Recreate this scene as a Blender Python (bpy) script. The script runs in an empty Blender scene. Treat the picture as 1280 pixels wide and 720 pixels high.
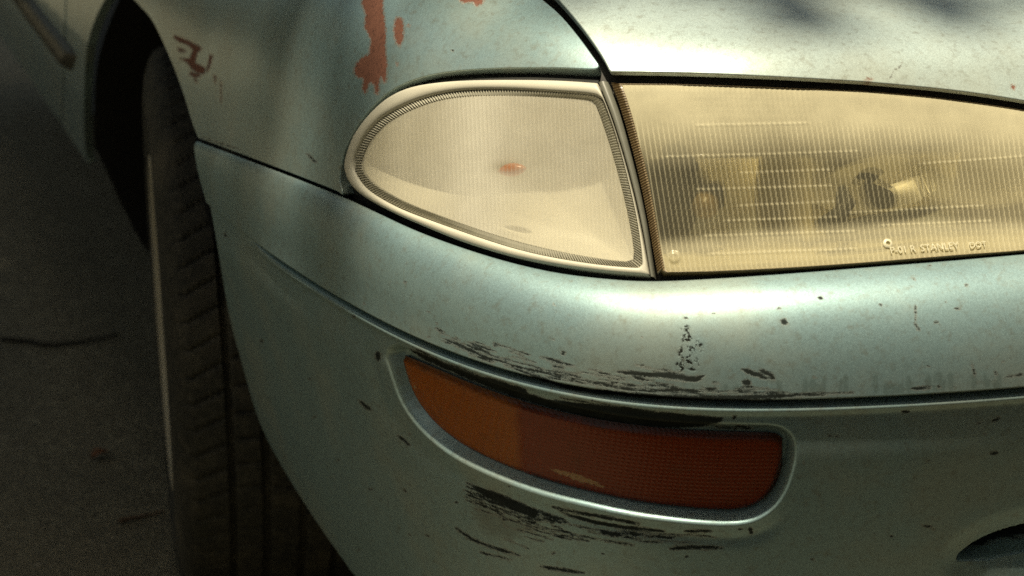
import bpy, bmesh, math, random
import numpy as np
from mathutils import Vector, Matrix, noise as mnoise
from mathutils.bvhtree import BVHTree
from mathutils.geometry import delaunay_2d_cdt

random.seed(7); rng = np.random.default_rng(7)
scn = bpy.context.scene
col = scn.collection

# ------------------------------------------------------------------ camera
CAM_H = 1.0                      # camera height above the asphalt, metres
FPX = 2200.0                     # focal length in pixels of a 1280 px wide frame
PITCH = math.atan(690.0 / FPX)
YAW = math.atan(920.0 / math.hypot(FPX, 690.0))
sp, cp, sy, cy = math.sin(PITCH), math.cos(PITCH), math.sin(YAW), math.cos(YAW)
CF = np.array([sy * cp, cy * cp, -sp]); CR = np.array([cy, -sy, 0.0]); CU = np.array([sy * sp, cy * sp, cp])
CO = np.array([0.0, 0.0, CAM_H]); GZ = -.05          # asphalt level
cam_data = bpy.data.cameras.new('camera')
cam = bpy.data.objects.new('camera', cam_data); col.objects.link(cam)
cam_data.sensor_width = 36.0; cam_data.lens = FPX * 36.0 / 1280.0
cam_data.clip_start = 0.02; cam_data.clip_end = 2000.0
M = Matrix(((CR[0], CU[0], -CF[0], CO[0]), (CR[1], CU[1], -CF[1], CO[1]), (CR[2], CU[2], -CF[2], CO[2]), (0, 0, 0, 1)))
cam.matrix_world = M
cam_data.dof.use_dof = True; cam_data.dof.focus_distance = 1.36; cam_data.dof.aperture_fstop = 7.0
scn.camera = cam

# ------------------------------------------------------------------ light
SUN_ELEV, SUN_AZ = math.radians(77), math.radians(225)     # azimuth from +X towards +Y
sdir = Vector((math.cos(SUN_ELEV) * math.cos(SUN_AZ), math.cos(SUN_ELEV) * math.sin(SUN_AZ), math.sin(SUN_ELEV)))
world = bpy.data.worlds.new('World'); scn.world = world; world.use_nodes = True
wn = world.node_tree; wn.nodes.clear()
wo = wn.nodes.new('ShaderNodeOutputWorld'); wb = wn.nodes.new('ShaderNodeBackground'); ws = wn.nodes.new('ShaderNodeTexSky')
ws.sky_type = 'NISHITA'; ws.sun_disc = False; ws.sun_elevation = SUN_ELEV
ws.sun_rotation = math.atan2(sdir.x, sdir.y)
ws.air_density = 1.6; ws.dust_density = 6.0; ws.ozone_density = 0.6
wb.inputs['Strength'].default_value = 0.05
wt = wn.nodes.new('ShaderNodeMix'); wt.data_type = 'RGBA'; wt.blend_type = 'MULTIPLY'; wt.inputs['Factor'].default_value = 1.0
wt.inputs['B'].default_value = (1.0, .97, .80, 1)        # warm white balance of the photograph
wn.links.new(ws.outputs[0], wt.inputs['A']); wn.links.new(wt.outputs['Result'], wb.inputs[0]); wn.links.new(wb.outputs[0], wo.inputs[0])
sl = bpy.data.lights.new('sun', 'SUN'); sl.energy = 5.0; sl.angle = math.radians(1.3); sl.color = (1.0, 0.89, 0.65)
sun = bpy.data.objects.new('sun', sl); col.objects.link(sun)
sun.rotation_euler = sdir.to_track_quat('Z', 'Y').to_euler(); sun.location = (2, 1, 5)
scn.view_settings.view_transform = 'Standard'; scn.view_settings.look = 'None'
scn.view_settings.exposure = 0.3; scn.view_settings.gamma = 1.0; scn.view_settings.use_curve_mapping = False
scn.cycles.max_bounces = 10; scn.cycles.transparent_max_bounces = 16
scn.cycles.caustics_reflective = False; scn.cycles.caustics_refractive = False
scn.cycles.sample_clamp_indirect = 3.0
scn.cycles.use_denoising = False       # the photograph is grainy, so the sampling grain stays

# ------------------------------------------------------------------ numeric helpers
def project(p):
    v = np.asarray(p, float) - CO; d = v @ CF
    return np.stack([640 + FPX * (v @ CR) / d, 360 - FPX * (v @ CU) / d], -1)
def ray(x, y):
    return CF + CR * (x - 640) / FPX + CU * (360 - y) / FPX
def sstep(a, b, x):
    t = np.clip((np.asarray(x, float) - a) / (b - a), 0, 1); return t * t * (3 - 2 * t)
def catmull(pts, n=8, closed=False):
    """smooth curve through the points; a point given twice stays a corner"""
    p = np.array(pts, float); N = len(p); out = []
    for i in range(N if closed else N - 1):
        g = (lambda k: p[k % N]) if closed else (lambda k: p[min(max(k, 0), N - 1)])
        a, b, c, d = g(i - 1), g(i), g(i + 1), g(i + 2)
        if np.allclose(b, c): continue
        if np.allclose(a, b): a = 2 * b - c if False else b
        t = np.linspace(0, 1, n, endpoint=False)[:, None]
        out.append(.5 * ((2 * b) + (c - a) * t + (2 * a - 5 * b + 4 * c - d) * t ** 2 + (3 * b - a - 3 * c + d) * t ** 3))
    if not closed: out.append(p[-1:])
    return np.concatenate(out)
def resample(p, n, closed=False):
    q = np.vstack([p, p[:1]]) if closed else p
    s = np.concatenate([[0], np.cumsum(np.linalg.norm(np.diff(q, axis=0), axis=1))])
    t = np.linspace(0, s[-1], n, endpoint=not closed)
    return np.stack([np.interp(t, s, q[:, k]) for k in range(q.shape[1])], -1)
def densify(p, step, closed=True):
    q = np.vstack([p, p[:1]]) if closed else p
    L = np.linalg.norm(np.diff(q, axis=0), axis=1).sum()
    return resample(p, max(8, int(L / step)), closed)
def seg_dist(P, poly, closed=False):
    """distance from points to polyline, plus index of nearest point along it (0..1)"""
    q = np.vstack([poly, poly[:1]]) if closed else np.asarray(poly, float)
    best = np.full(len(P), 1e9); bt = np.zeros(len(P)); n = len(q) - 1
    for i in range(n):
        a, d = q[i], q[i + 1] - q[i]; L = d @ d
        if L < 1e-12: continue
        t = np.clip(((P - a) @ d) / L, 0, 1)
        dd = np.linalg.norm(P - a - t[:, None] * d, axis=1)
        m = dd < best; best[m] = dd[m]; bt[m] = (i + t[m]) / n
    return best, bt
def inside(P, poly):
    c = np.zeros(len(P), bool); n = len(poly); x, y = P[:, 0], P[:, 1]
    for i in range(n):
        x0, y0 = poly[i]; x1, y1 = poly[(i + 1) % n]
        if y0 == y1: continue
        m = ((y0 > y) != (y1 > y)) & (x < (x1 - x0) * (y - y0) / (y1 - y0) + x0); c ^= m
    return c
def sdist(P, poly):
    """signed distance, negative inside"""
    d, _ = seg_dist(P, poly, True); return np.where(inside(P, poly), -d, d)
def near_box(P, poly, pad):
    poly = np.asarray(poly); lo = poly.min(0) - pad; hi = poly.max(0) + pad
    return np.where(np.all((P > lo) & (P < hi), axis=1))[0]
def sd_local(P, poly, pad, far=99.0):
    out = np.full(len(P), far); i = near_box(P, poly, pad)
    if len(i): out[i] = sdist(P[i], np.asarray(poly, float))
    return out

# ------------------------------------------------------------------ object helpers
def tag(o, label=None, cat=None, group=None, kind=None):
    if label: o['label'] = label
    if cat: o['category'] = cat
    if group: o['group'] = group
    if kind: o['kind'] = kind
    return o
def empty(name, loc=(0, 0, 0)):
    o = bpy.data.objects.new(name, None); o.location = loc; o.empty_display_size = .1; col.objects.link(o); return o
def mesh_obj(name, V, Fc, mat, parent=None, smooth=True, normals=None, attrs=None, uv=None):
    me = bpy.data.meshes.new(name)
    me.from_pydata([tuple(map(float, v)) for v in V] if not isinstance(V, np.ndarray) else V.tolist(), [], Fc)
    me.update()
    if smooth: me.polygons.foreach_set('use_smooth', [True] * len(me.polygons))
    if attrs:
        for k, a in attrs.items():
            at = me.attributes.new(k, 'FLOAT', 'POINT'); at.data.foreach_set('value', np.asarray(a, np.float32))
    if normals is not None: me.normals_split_custom_set_from_vertices([tuple(n) for n in normals])
    if mat is not None: me.materials.append(mat)
    o = bpy.data.objects.new(name, me); col.objects.link(o)
    if parent is not None: o.parent = parent
    return o
def grid_faces(nr, nc, wrap_c=False, wrap_r=False, off=0):
    F = []
    for i in range(nr if wrap_r else nr - 1):
        i2 = (i + 1) % nr
        for j in range(nc if wrap_c else nc - 1):
            j2 = (j + 1) % nc
            F.append((off + i * nc + j, off + i * nc + j2, off + i2 * nc + j2, off + i2 * nc + j))
    return F
def big_grid(name, G, mat, parent=None, attrs=None, flip=False):
    nr, nc = G.shape[:2]
    idx = np.arange(nr * nc).reshape(nr, nc)
    q = np.stack([idx[:-1, :-1], idx[:-1, 1:], idx[1:, 1:], idx[1:, :-1]], -1).reshape(-1, 4)
    Pf = G.reshape(-1, 3); qs = q[::max(1, len(q) // 2000)]
    nn = np.cross(Pf[qs[:, 1]] - Pf[qs[:, 0]], Pf[qs[:, 3]] - Pf[qs[:, 0]])      # the outside is the side that faces the viewer
    if np.sign((nn * (CO - Pf[qs[:, 0]])).sum(1)).sum() < 0: q = q[:, ::-1]
    me = bpy.data.meshes.new(name)
    me.vertices.add(nr * nc); me.vertices.foreach_set('co', G.reshape(-1).astype(np.float32))
    me.loops.add(q.size); me.loops.foreach_set('vertex_index', q.reshape(-1).astype(np.int32))
    me.polygons.add(len(q)); me.polygons.foreach_set('loop_start', np.arange(0, q.size, 4, dtype=np.int32))
    me.polygons.foreach_set('use_smooth', np.ones(len(q), bool))
    me.update(calc_edges=True); me.validate()
    if attrs:
        for k, a in attrs.items():
            at = me.attributes.new(k, 'FLOAT', 'POINT'); at.data.foreach_set('value', np.asarray(a, np.float32).reshape(-1))
    if mat is not None: me.materials.append(mat)
    o = bpy.data.objects.new(name, me); col.objects.link(o)
    if parent is not None: o.parent = parent
    return o
def tube(pts, rad, n=8, cap=True):
    pts = [Vector(p) for p in pts]; V, F = [], []
    up = Vector((0, 0, 1)); k = len(pts)
    if not hasattr(rad, '__len__'): rad = [rad] * k
    for i, p in enumerate(pts):
        t = (pts[min(i + 1, k - 1)] - pts[max(i - 1, 0)]).normalized()
        a = t.cross(up if abs(t.z) < .95 else Vector((1, 0, 0))).normalized(); b = t.cross(a)
        for j in range(n):
            w = 2 * math.pi * j / n; V.append(p + (a * math.cos(w) + b * math.sin(w)) * rad[i])
    for i in range(k - 1):
        for j in range(n):
            F.append((i * n + j, i * n + (j + 1) % n, (i + 1) * n + (j + 1) % n, (i + 1) * n + j))
    if cap: F.append(tuple(range(n))[::-1]); F.append(tuple((k - 1) * n + j for j in range(n)))
    return V, F
def boxm(lo, hi):
    x0, y0, z0 = lo; x1, y1, z1 = hi
    V = [(x0, y0, z0), (x1, y0, z0), (x1, y1, z0), (x0, y1, z0), (x0, y0, z1), (x1, y0, z1), (x1, y1, z1), (x0, y1, z1)]
    return V, [(3, 2, 1, 0), (4, 5, 6, 7), (0, 1, 5, 4), (1, 2, 6, 5), (2, 3, 7, 6), (3, 0, 4, 7)]

# ------------------------------------------------------------------ materials
class NT:
    def __init__(s, name):
        s.m = bpy.data.materials.new(name); s.m.use_nodes = True; s.t = s.m.node_tree; s.t.nodes.clear()
        s.out = s.t.nodes.new('ShaderNodeOutputMaterial')
    def n(s, typ, **kw):
        nd = s.t.nodes.new('ShaderNode' + typ)
        for k, v in kw.items():
            if k.startswith('i_'):
                key = k[2:]; key = int(key) if key.isdigit() else key.replace('__', ' ')
                s.set(nd.inputs[key], v)
            else: setattr(nd, k, v)
        return nd
    def set(s, sock, v):
        if isinstance(v, bpy.types.NodeSocket): s.t.links.new(v, sock)
        elif isinstance(v, bpy.types.Node): s.t.links.new(v.outputs[0], sock)
        else:
            if hasattr(sock.default_value, '__len__') and len(sock.default_value) == 4 and len(v) == 3: v = (*v, 1)
            sock.default_value = v
    def noise(s, scale, detail=4, rough=.5, vec=None, dist=0.0):
        nd = s.n('TexNoise'); nd.inputs['Scale'].default_value = scale; nd.inputs['Detail'].default_value = detail
        nd.inputs['Roughness'].default_value = rough; nd.inputs['Distortion'].default_value = dist
        s.set(nd.inputs['Vector'], vec if vec is not None else s.obj()); return nd.outputs['Fac']
    def obj(s):
        if not hasattr(s, '_o'): s._o = s.n('TexCoord').outputs['Object']
        return s._o
    def scalev(s, v, sc):
        nd = s.n('Mapping'); s.set(nd.inputs['Vector'], v); nd.inputs['Scale'].default_value = sc; return nd.outputs[0]
    def math(s, op, a, b=0.0, clamp=False):
        nd = s.n('Math', operation=op, use_clamp=clamp); s.set(nd.inputs[0], a); s.set(nd.inputs[1], b); return nd.outputs[0]
    def ramp(s, v, a, b):
        nd = s.n('MapRange', interpolation_type='SMOOTHSTEP'); s.set(nd.inputs['Value'], v)
        nd.inputs['From Min'].default_value = a; nd.inputs['From Max'].default_value = b; return nd.outputs['Result']
    def mix(s, f, a, b):
        nd = s.n('Mix', data_type='RGBA'); s.set(nd.inputs['Factor'], f); s.set(nd.inputs['A'], a); s.set(nd.inputs['B'], b)
        return nd.outputs['Result']
    def mixf(s, f, a, b):
        nd = s.n('Mix', data_type='FLOAT'); s.set(nd.inputs['Factor'], f); s.set(nd.inputs['A'], a); s.set(nd.inputs['B'], b)
        return nd.outputs['Result']
    def mixs(s, f, a, b):
        nd = s.n('MixShader'); s.set(nd.inputs[0], f); s.set(nd.inputs[1], a); s.set(nd.inputs[2], b); return nd.outputs[0]
    def attr(s, name):
        return s.n('Attribute', attribute_name=name).outputs['Fac']
    def bump(s, h, strength=.2, dist=.001, normal=None):
        nd = s.n('Bump'); nd.inputs['Strength'].default_value = strength; nd.inputs['Distance'].default_value = dist
        s.set(nd.inputs['Height'], h)
        if normal is not None: s.set(nd.inputs['Normal'], normal)
        return nd.outputs[0]
    def principled(s, **kw):
        nd = s.n('BsdfPrincipled')
        for k, v in kw.items(): s.set(nd.inputs[k.replace('__', ' ')], v)
        return nd.outputs[0]
    def done(s, sh):
        s.t.links.new(sh, s.out.inputs['Surface']); return s.m

def simple(name, c, rough=.6, metal=0.0, var=.25, scale=60, bump=.1, spec=.5):
    t = NT(name); n = t.noise(scale, 5)
    c2 = tuple(x * (1 - var) for x in c)
    return t.done(t.principled(Base__Color=t.mix(n, c2, c), Roughness=t.mixf(n, rough * .85, min(1, rough * 1.15)), Metallic=metal,
                               Normal=t.bump(n, bump, .0006), Specular__IOR__Level=spec))

def paint(name, base, rough, marks=True, metal=.42, coat=.35):
    """old metallic paint: flake, faded clear coat, road dust, chips down to dark plastic or primer"""
    t = NT(name); o = t.obj()
    flake = t.n('TexVoronoi', feature='F1'); t.set(flake.inputs['Vector'], o); flake.inputs['Scale'].default_value = 1500
    fl = t.n('SeparateColor'); t.set(fl.inputs[0], flake.outputs['Color'])
    c = t.mix(fl.outputs[0], tuple(x * .84 for x in base), tuple(min(1, x * 1.14) for x in base))
    cloud = t.noise(9, 5, .6)
    c = t.mix(t.math('MULTIPLY', t.ramp(cloud, .42, .70), .45), c, (.40, .42, .35))        # oxidised haze
    dust = t.noise(160, 6, .7)
    c = t.mix(t.math('MULTIPLY', t.ramp(dust, .48, .75), .5), c, (.20, .19, .14))
    rg = t.mixf(cloud, rough * .8, rough * 1.3); mt = metal
    if marks:
        fine = t.noise(420, 4, .7); strk = t.noise(1.0, 4, .65, t.scalev(o, (90, 90, 520)))
        wob = t.math('ADD', t.math('MULTIPLY', t.math('SUBTRACT', strk, .5), 7.0), t.math('ADD', t.math('MULTIPLY', t.math('SUBTRACT', fine, .5), 4.0), t.math('MULTIPLY', t.math('SUBTRACT', t.noise(1300, 3, .7), .5), 4.0)))
        st = t.math('MULTIPLY', t.ramp(t.math('ADD', t.attr('stain'), wob), -.6, 2.2), .38)
        c = t.mix(st, c, (.13, .19, .175))
        ru = t.ramp(t.math('ADD', t.attr('scuff'), t.math('MULTIPLY', wob, 4.0)), -3.0, 10.0)
        c = t.mix(t.math('MULTIPLY', ru, .42), c, (.13, .125, .10))
        ch = t.math('MULTIPLY', t.ramp(t.math('ADD', t.attr('chip'), wob), -.9, .9), t.mixf(t.noise(60, 4), .9, 1.0))
        spk = t.math('MULTIPLY', t.ramp(t.attr('speck'), 0, .35), t.ramp(t.noise(330, 3, .6), .50, .53))
        ch = t.math('MAXIMUM', ch, spk)
        mt = t.mixf(ch, metal, 0.0)
        rim = t.math('SUBTRACT', t.ramp(t.math('ADD', t.attr('chip'), wob), -1.5, -.7), ch, clamp=True)
        c = t.mix(t.math('MULTIPLY', rim, .75), c, (.30, .31, .28))
        c = t.mix(ch, c, (.014, .015, .012)); rg = t.mixf(ch, rg, .9)
        pr = t.ramp(t.math('ADD', t.attr('primer'), t.math('MULTIPLY', t.math('SUBTRACT', fine, .5), 9.0)), -1.0, 1.4)
        pc = t.mix(t.noise(140, 4), (.17, .068, .044), (.26, .112, .074))
        pc = t.mix(t.math('MULTIPLY', t.ramp(t.noise(320, 5, .75), .52, .62), .8), pc, (.11, .045, .03))
        prr = t.math('SUBTRACT', t.ramp(t.math('ADD', t.attr('primer'), t.math('MULTIPLY', t.math('SUBTRACT', fine, .5), 9.0)), -2.2, -.6), pr, clamp=True)
        c = t.mix(t.math('MULTIPLY', prr, .6), c, (.36, .30, .24))
        pr = t.math('MULTIPLY', pr, t.ramp(t.noise(110, 5, .7), .12, .32))
        c = t.mix(pr, c, pc); rg = t.mixf(pr, rg, .85); mt = t.mixf(pr, mt, 0.0)
        coatv = t.mixf(t.math('MAXIMUM', ch, pr), coat, 0.0)
        bh = t.math('SUBTRACT', 0.0, t.math('MAXIMUM', ch, pr))
        bmp = t.bump(bh, .6, .0004, t.bump(t.noise(700, 3), .05, .0005))
    else:
        coatv = coat; bmp = t.bump(t.noise(700, 3), .05, .0005)
    return t.done(t.principled(Base__Color=c, Metallic=mt, Roughness=rg, Coat__Weight=coatv, Coat__Roughness=.2, Normal=bmp, Specular__IOR__Level=t.mixf(ch, .5, .08) if marks else .5))

PAINT_B = (.295, .43, .455)
m_bumper = paint('bumper_paint', PAINT_B, .48, metal=.55, coat=.12)
m_hood = paint('brightened_hood_paint', (.48, .58, .57), .45, metal=.3)  # body paint lightened: bright sun and sky on the hood put into its colour
m_fender = paint('fender_paint', PAINT_B, .34)
m_body = paint('body_paint', PAINT_B, .34, marks=False)
m_black = simple('black_rubber', (.012, .012, .010), .75)
m_seal = simple('seal_rubber', (.018, .016, .012), .6)
m_liner = simple('wheel_arch_plastic', (.010, .010, .009), .9)
m_bezel = simple('cream_plastic', (.66, .63, .52), .5, var=.12, scale=30)
m_greyp = simple('grey_trim', (.20, .20, .165), .4, var=.3, scale=80)
m_moulding = simple('moulding_plastic', (.10, .095, .075), .5)
m_chrome = simple('reflector_metal', (.93, .89, .77), .24, metal=.75, var=.15, scale=25)
m_hub = simple('hubcap_silver', (.60, .55, .44), .45, metal=.3, var=.2)

def tyre_mat():
    t = NT('tyre_rubber'); n = t.noise(90, 6, .65); d = t.noise(14, 4)
    c = t.mix(t.ramp(n, .4, .7), (.020, .020, .016), (.052, .049, .038))
    c = t.mix(t.math('MULTIPLY', t.ramp(d, .45, .75), .5), c, (.12, .105, .075))
    return t.done(t.principled(Base__Color=c, Roughness=.82, Normal=t.bump(n, .25, .001)))
m_tyre = tyre_mat()

def asphalt():
    t = NT('asphalt'); o = t.obj()
    v = t.n('TexVoronoi'); t.set(v.inputs['Vector'], o); v.inputs['Scale'].default_value = 140
    vc = t.n('SeparateColor'); t.set(vc.inputs[0], v.outputs['Color'])
    big = t.noise(1.3, 5, .6); mid = t.noise(16, 5, .65); fine = t.noise(300, 4, .7)
    c = t.mix(vc.outputs[0], (.085, .079, .055), (.27, .25, .175))
    c = t.mix(t.ramp(mid, .35, .7), c, (.14, .128, .088))
    c = t.mix(t.math('MULTIPLY', t.ramp(big, .4, .75), .6), c, (.22, .20, .145))
    h = t.math('ADD', t.math('MULTIPLY', v.outputs['Distance'], -.8), t.math('MULTIPLY', fine, .6))
    return t.done(t.principled(Base__Color=c, Roughness=.88, Normal=t.bump(h, .9, .004)))
m_asphalt = asphalt()

def lens_mat(name, tint, haze_col, clear, hz_attr=True, haze=.45, rough=.18):
    """weathered plastic: part clear, part bent by the flutes, part milky"""
    t = NT(name); o = t.obj()
    tr = t.n('BsdfTransparent'); t.set(tr.inputs[0], tint)
    rf = t.n('BsdfRefraction'); t.set(rf.inputs['Color'], tint); rf.inputs['IOR'].default_value = 1.18; rf.inputs['Roughness'].default_value = .01
    df = t.n('BsdfDiffuse'); tl = t.n('BsdfTranslucent')
    cl = t.noise(35, 5, .6); hc = t.mix(cl, tuple(x * .82 for x in haze_col), haze_col)
    t.set(df.inputs[0], hc); t.set(tl.inputs[0], hc)
    milky = t.mixs(.32, df.outputs[0], tl.outputs[0])
    thru = t.mixs(clear, rf.outputs[0], tr.outputs[0])
    hz = t.attr('haze') if hz_attr else haze
    hz = t.math('MULTIPLY', hz, t.mixf(cl, .8, 1.2), clamp=True)
    body = t.mixs(hz, thru, milky)
    gl = t.n('BsdfGlossy'); gl.inputs['Roughness'].default_value = rough; t.set(gl.inputs['Color'], (.9, .88, .78))
    lw = t.n('LayerWeight'); lw.inputs['Blend'].default_value = .5
    fr = t.math('ADD', .035, t.math('MULTIPLY', t.math('POWER', lw.outputs['Facing'], 5.0), .75))     # same reflectance from both sides of the thin sheet
    return t.done(t.mixs(fr, body, gl.outputs[0]))
m_clens = lens_mat('corner_lens_plastic', (.98, .96, .88), (.93, .89, .76), .80)
m_hlens = lens_mat('yellowed_lens_plastic', (.95, .90, .70), (.95, .87, .60), .5)

def amber_mat():
    t = NT('amber_lens_plastic'); o = t.obj()
    n = t.noise(500, 4, .7); d = t.noise(60, 5)
    c = t.mix(t.attr('zone'), (.42, .105, .004), (.25, .033, .004))
    c = t.mix(t.math('MULTIPLY', t.ramp(d, .5, .8), .4), c, (.12, .04, .012))
    sc = t.ramp(t.math('ADD', t.attr('scratch'), t.math('MULTIPLY', t.math('SUBTRACT', t.noise(300, 4, .7), .5), 9)), -.2, 1.2)
    c = t.mix(t.math('MULTIPLY', sc, .7), c, (.55, .36, .17))
    w1 = t.n('TexWave', wave_type='BANDS', bands_direction='X'); w1.inputs['Scale'].default_value = 95; t.set(w1.inputs['Vector'], o)
    w2 = t.n('TexWave', wave_type='BANDS', bands_direction='Z'); w2.inputs['Scale'].default_value = 95; t.set(w2.inputs['Vector'], o)
    pr = t.math('MULTIPLY', w1.outputs['Fac'], w2.outputs['Fac'])
    c = t.mix(t.math('MULTIPLY', pr, .16), c, (.10, .018, .003))
    dirt = t.math('MULTIPLY', t.ramp(t.math('ADD', t.attr('rim'), t.math('MULTIPLY', t.math('SUBTRACT', d, .5), 14)), 9, 0), .75)
    c = t.mix(dirt, c, (.035, .022, .012))
    return t.done(t.principled(Base__Color=c, Roughness=t.mixf(d, .22, .42), Normal=t.bump(pr, .25, .0008, t.bump(n, .2, .0005)), Specular__IOR__Level=.4,
                               Subsurface__Weight=.25, Subsurface__Scale=.006, Subsurface__Radius=(1, .3, .05)))
m_amber = amber_mat()
m_bulb = simple('amber_bulb', (.60, .17, .006), .25, var=.3)
m_bark = simple('dry_twig', (.16, .10, .06), .9)
m_dark = simple('dark_twig', (.022, .019, .014), .9)
m_leafdry = simple('dry_leaf', (.22, .10, .05), .8)
m_stone = simple('pale_grit', (.38, .36, .30), .9)

# ------------------------------------------------------------------ the car's shape
# plan line of the body side and nose at the height of the bumper crease
PLAN = catmull([(.36, 5.6), (.342, 4.6), (.333, 3.6), (.330, 2.8), (.331, 2.3), (.335, 1.95), (.343, 1.70), (.354, 1.527), (.371, 1.385),
                (.393, 1.262), (.418, 1.174), (.450, 1.106), (.494, 1.051), (.550, 1.013), (.638, .981), (.770, .952),
                (1.0, .925), (1.3, .915), (1.7, .925)], 24)
PLAN = resample(PLAN, 4000)
k = np.exp(-np.linspace(-2, 2, 121) ** 2); k /= k.sum()
PLAN = np.stack([np.convolve(np.pad(PLAN[:, i], 60, mode='reflect', reflect_type='odd'), k, 'valid') for i in (0, 1)], -1)
PS = np.concatenate([[0], np.cumsum(np.linalg.norm(np.diff(PLAN, axis=0), axis=1))])
def plan_xy(u): return np.stack([np.interp(u, PS, PLAN[:, 0]), np.interp(u, PS, PLAN[:, 1])], -1)
def plan_dir(u):
    P = plan_xy(u); Q = np.stack([np.maximum(1.0, P[..., 0]), np.maximum(1.65, P[..., 1])], -1)
    d = P - Q; return d / np.linalg.norm(d, axis=-1, keepdims=True)
def front_w(u):                       # 0 on the flank, 1 on the nose
    d = plan_dir(u); return sstep(8, 72, np.degrees(np.arctan2(-d[..., 1], -d[..., 0])))
def u_of_ray(x, y, off):              # where a sight line crosses the plan line pushed out by off(u)
    d = ray(x, y); uu = np.linspace(PS[0], PS[-1], 6000)
    P = plan_xy(uu) + plan_dir(uu) * off(uu)[:, None]
    c = P[:, 0] * d[1] - P[:, 1] * d[0]
    i = np.where((c[:-1] <= 0) != (c[1:] <= 0))[0]
    i = i[np.argmin(np.linalg.norm(P[i], axis=1))]
    t = c[i] / (c[i] - c[i + 1]); u = uu[i] + t * (uu[i + 1] - uu[i]); p = P[i] + t * (P[i + 1] - P[i])
    return u, CAM_H + d[2] * np.linalg.norm(p) / math.hypot(d[0], d[1])
ZC = .56                              # height of the bumper crease
def o_A(u): w = front_w(u); return -.004 - .050 * w
# upper edge of the bumper: seam under the fender and the lamps
A_PIX = catmull([(247, 176), (285, 190), (330, 207), (380, 226), (430, 246), (470, 264), (520, 287), (580, 309), (640, 327), (700, 340), (760, 347),
                 (815, 350), (900, 346), (1000, 339), (1100, 331), (1200, 323), (1290, 315), (1400, 306)], 6)
ua, za = zip(*[u_of_ray(x, y, o_A) for x, y in A_PIX])
ua, za = np.array(ua), np.array(za)
ua = np.concatenate([[0, ua[0] - .3], ua, [ua[-1] + .5]]); za = np.concatenate([[za[0], za[0]], za, [za[-1]]])
kk = np.exp(-np.linspace(-2, 2, 41) ** 2); kk /= kk.sum()
_ug = np.linspace(0, PS[-1], 4000); _zg = np.convolve(np.pad(np.interp(_ug, ua, za), 20, mode='edge'), kk, 'valid')
def z_A(u): return np.interp(u, _ug, _zg)
_lz = np.array([.10, .16, .23, .30, .36, .42, .48, .52, .60, .70]); _lo = np.array([-.128, -.101, -.076, -.054, -.0405, -.0275, -.0145, -.0055, 0, 0])
_zz = np.linspace(.1, .7, 1200); _oo = np.convolve(np.pad(np.interp(_zz, _lz, _lo), 60, mode='reflect', reflect_type='odd'), k, 'valid')
def o_low(z): return np.interp(z, _zz, _oo)

SS = np.linspace(0, .8, 1601); WT = np.linspace(0, 1, 129)
_th0 = np.radians(85 + (53 - 85) * WT); _th1 = np.radians(9 + 4 * WT); _st = .185 - .018 * WT; _wd = .085 - .066 * WT
_T = _th1[:, None] + (_th0 - _th1)[:, None] * .5 * (1 - np.tanh((SS[None] - _st[:, None]) / _wd[:, None]))
_ds = SS[1] - SS[0]
_CO = np.cumsum(np.cos(_T), 1) * _ds; _SI = np.cumsum(np.sin(_T), 1) * _ds
_CO -= _CO[:, :1]; _SI -= _SI[:, :1]
def section(u, s):
    """fender, lamp and hood surface above the bumper seam: inset o and height z at arc length s; s<0 runs down the flank"""
    u = np.asarray(u, float); s = np.asarray(s, float); w = front_w(u) * (len(WT) - 1.001)
    j = np.clip(s / _ds, 0, len(SS) - 1.001); j0 = j.astype(int); fr = j - j0; w0 = w.astype(int); wf = w - w0
    def bil(T): return (T[w0, j0] * (1 - fr) + T[w0, j0 + 1] * fr) * (1 - wf) + (T[w0 + 1, j0] * (1 - fr) + T[w0 + 1, j0 + 1] * fr) * wf
    neg = s < 0; za_ = z_A(u)
    zz = za_ + np.where(neg, s, bil(_SI))
    oo = o_A(u) + np.where(neg, o_low(zz) - o_low(za_), -bil(_CO))
    return oo, zz
def S1(u, s):
    u = np.atleast_1d(np.asarray(u, float)); s = np.atleast_1d(np.asarray(s, float))
    o, z = section(u, s); xy = plan_xy(u) + plan_dir(u) * o[:, None]
    return np.concatenate([xy, z[:, None]], 1)
def S1n(u, s):
    e = 2e-3
    du = S1(u + e, s) - S1(u - e, s); dv = S1(u, s + e) - S1(u, s - e)
    n = np.cross(du, dv); n /= np.linalg.norm(n, axis=1, keepdims=True)
    c = S1(u, s) - CO; flip = (n * c).sum(1) > 0; n[flip] *= -1
    return n
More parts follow.
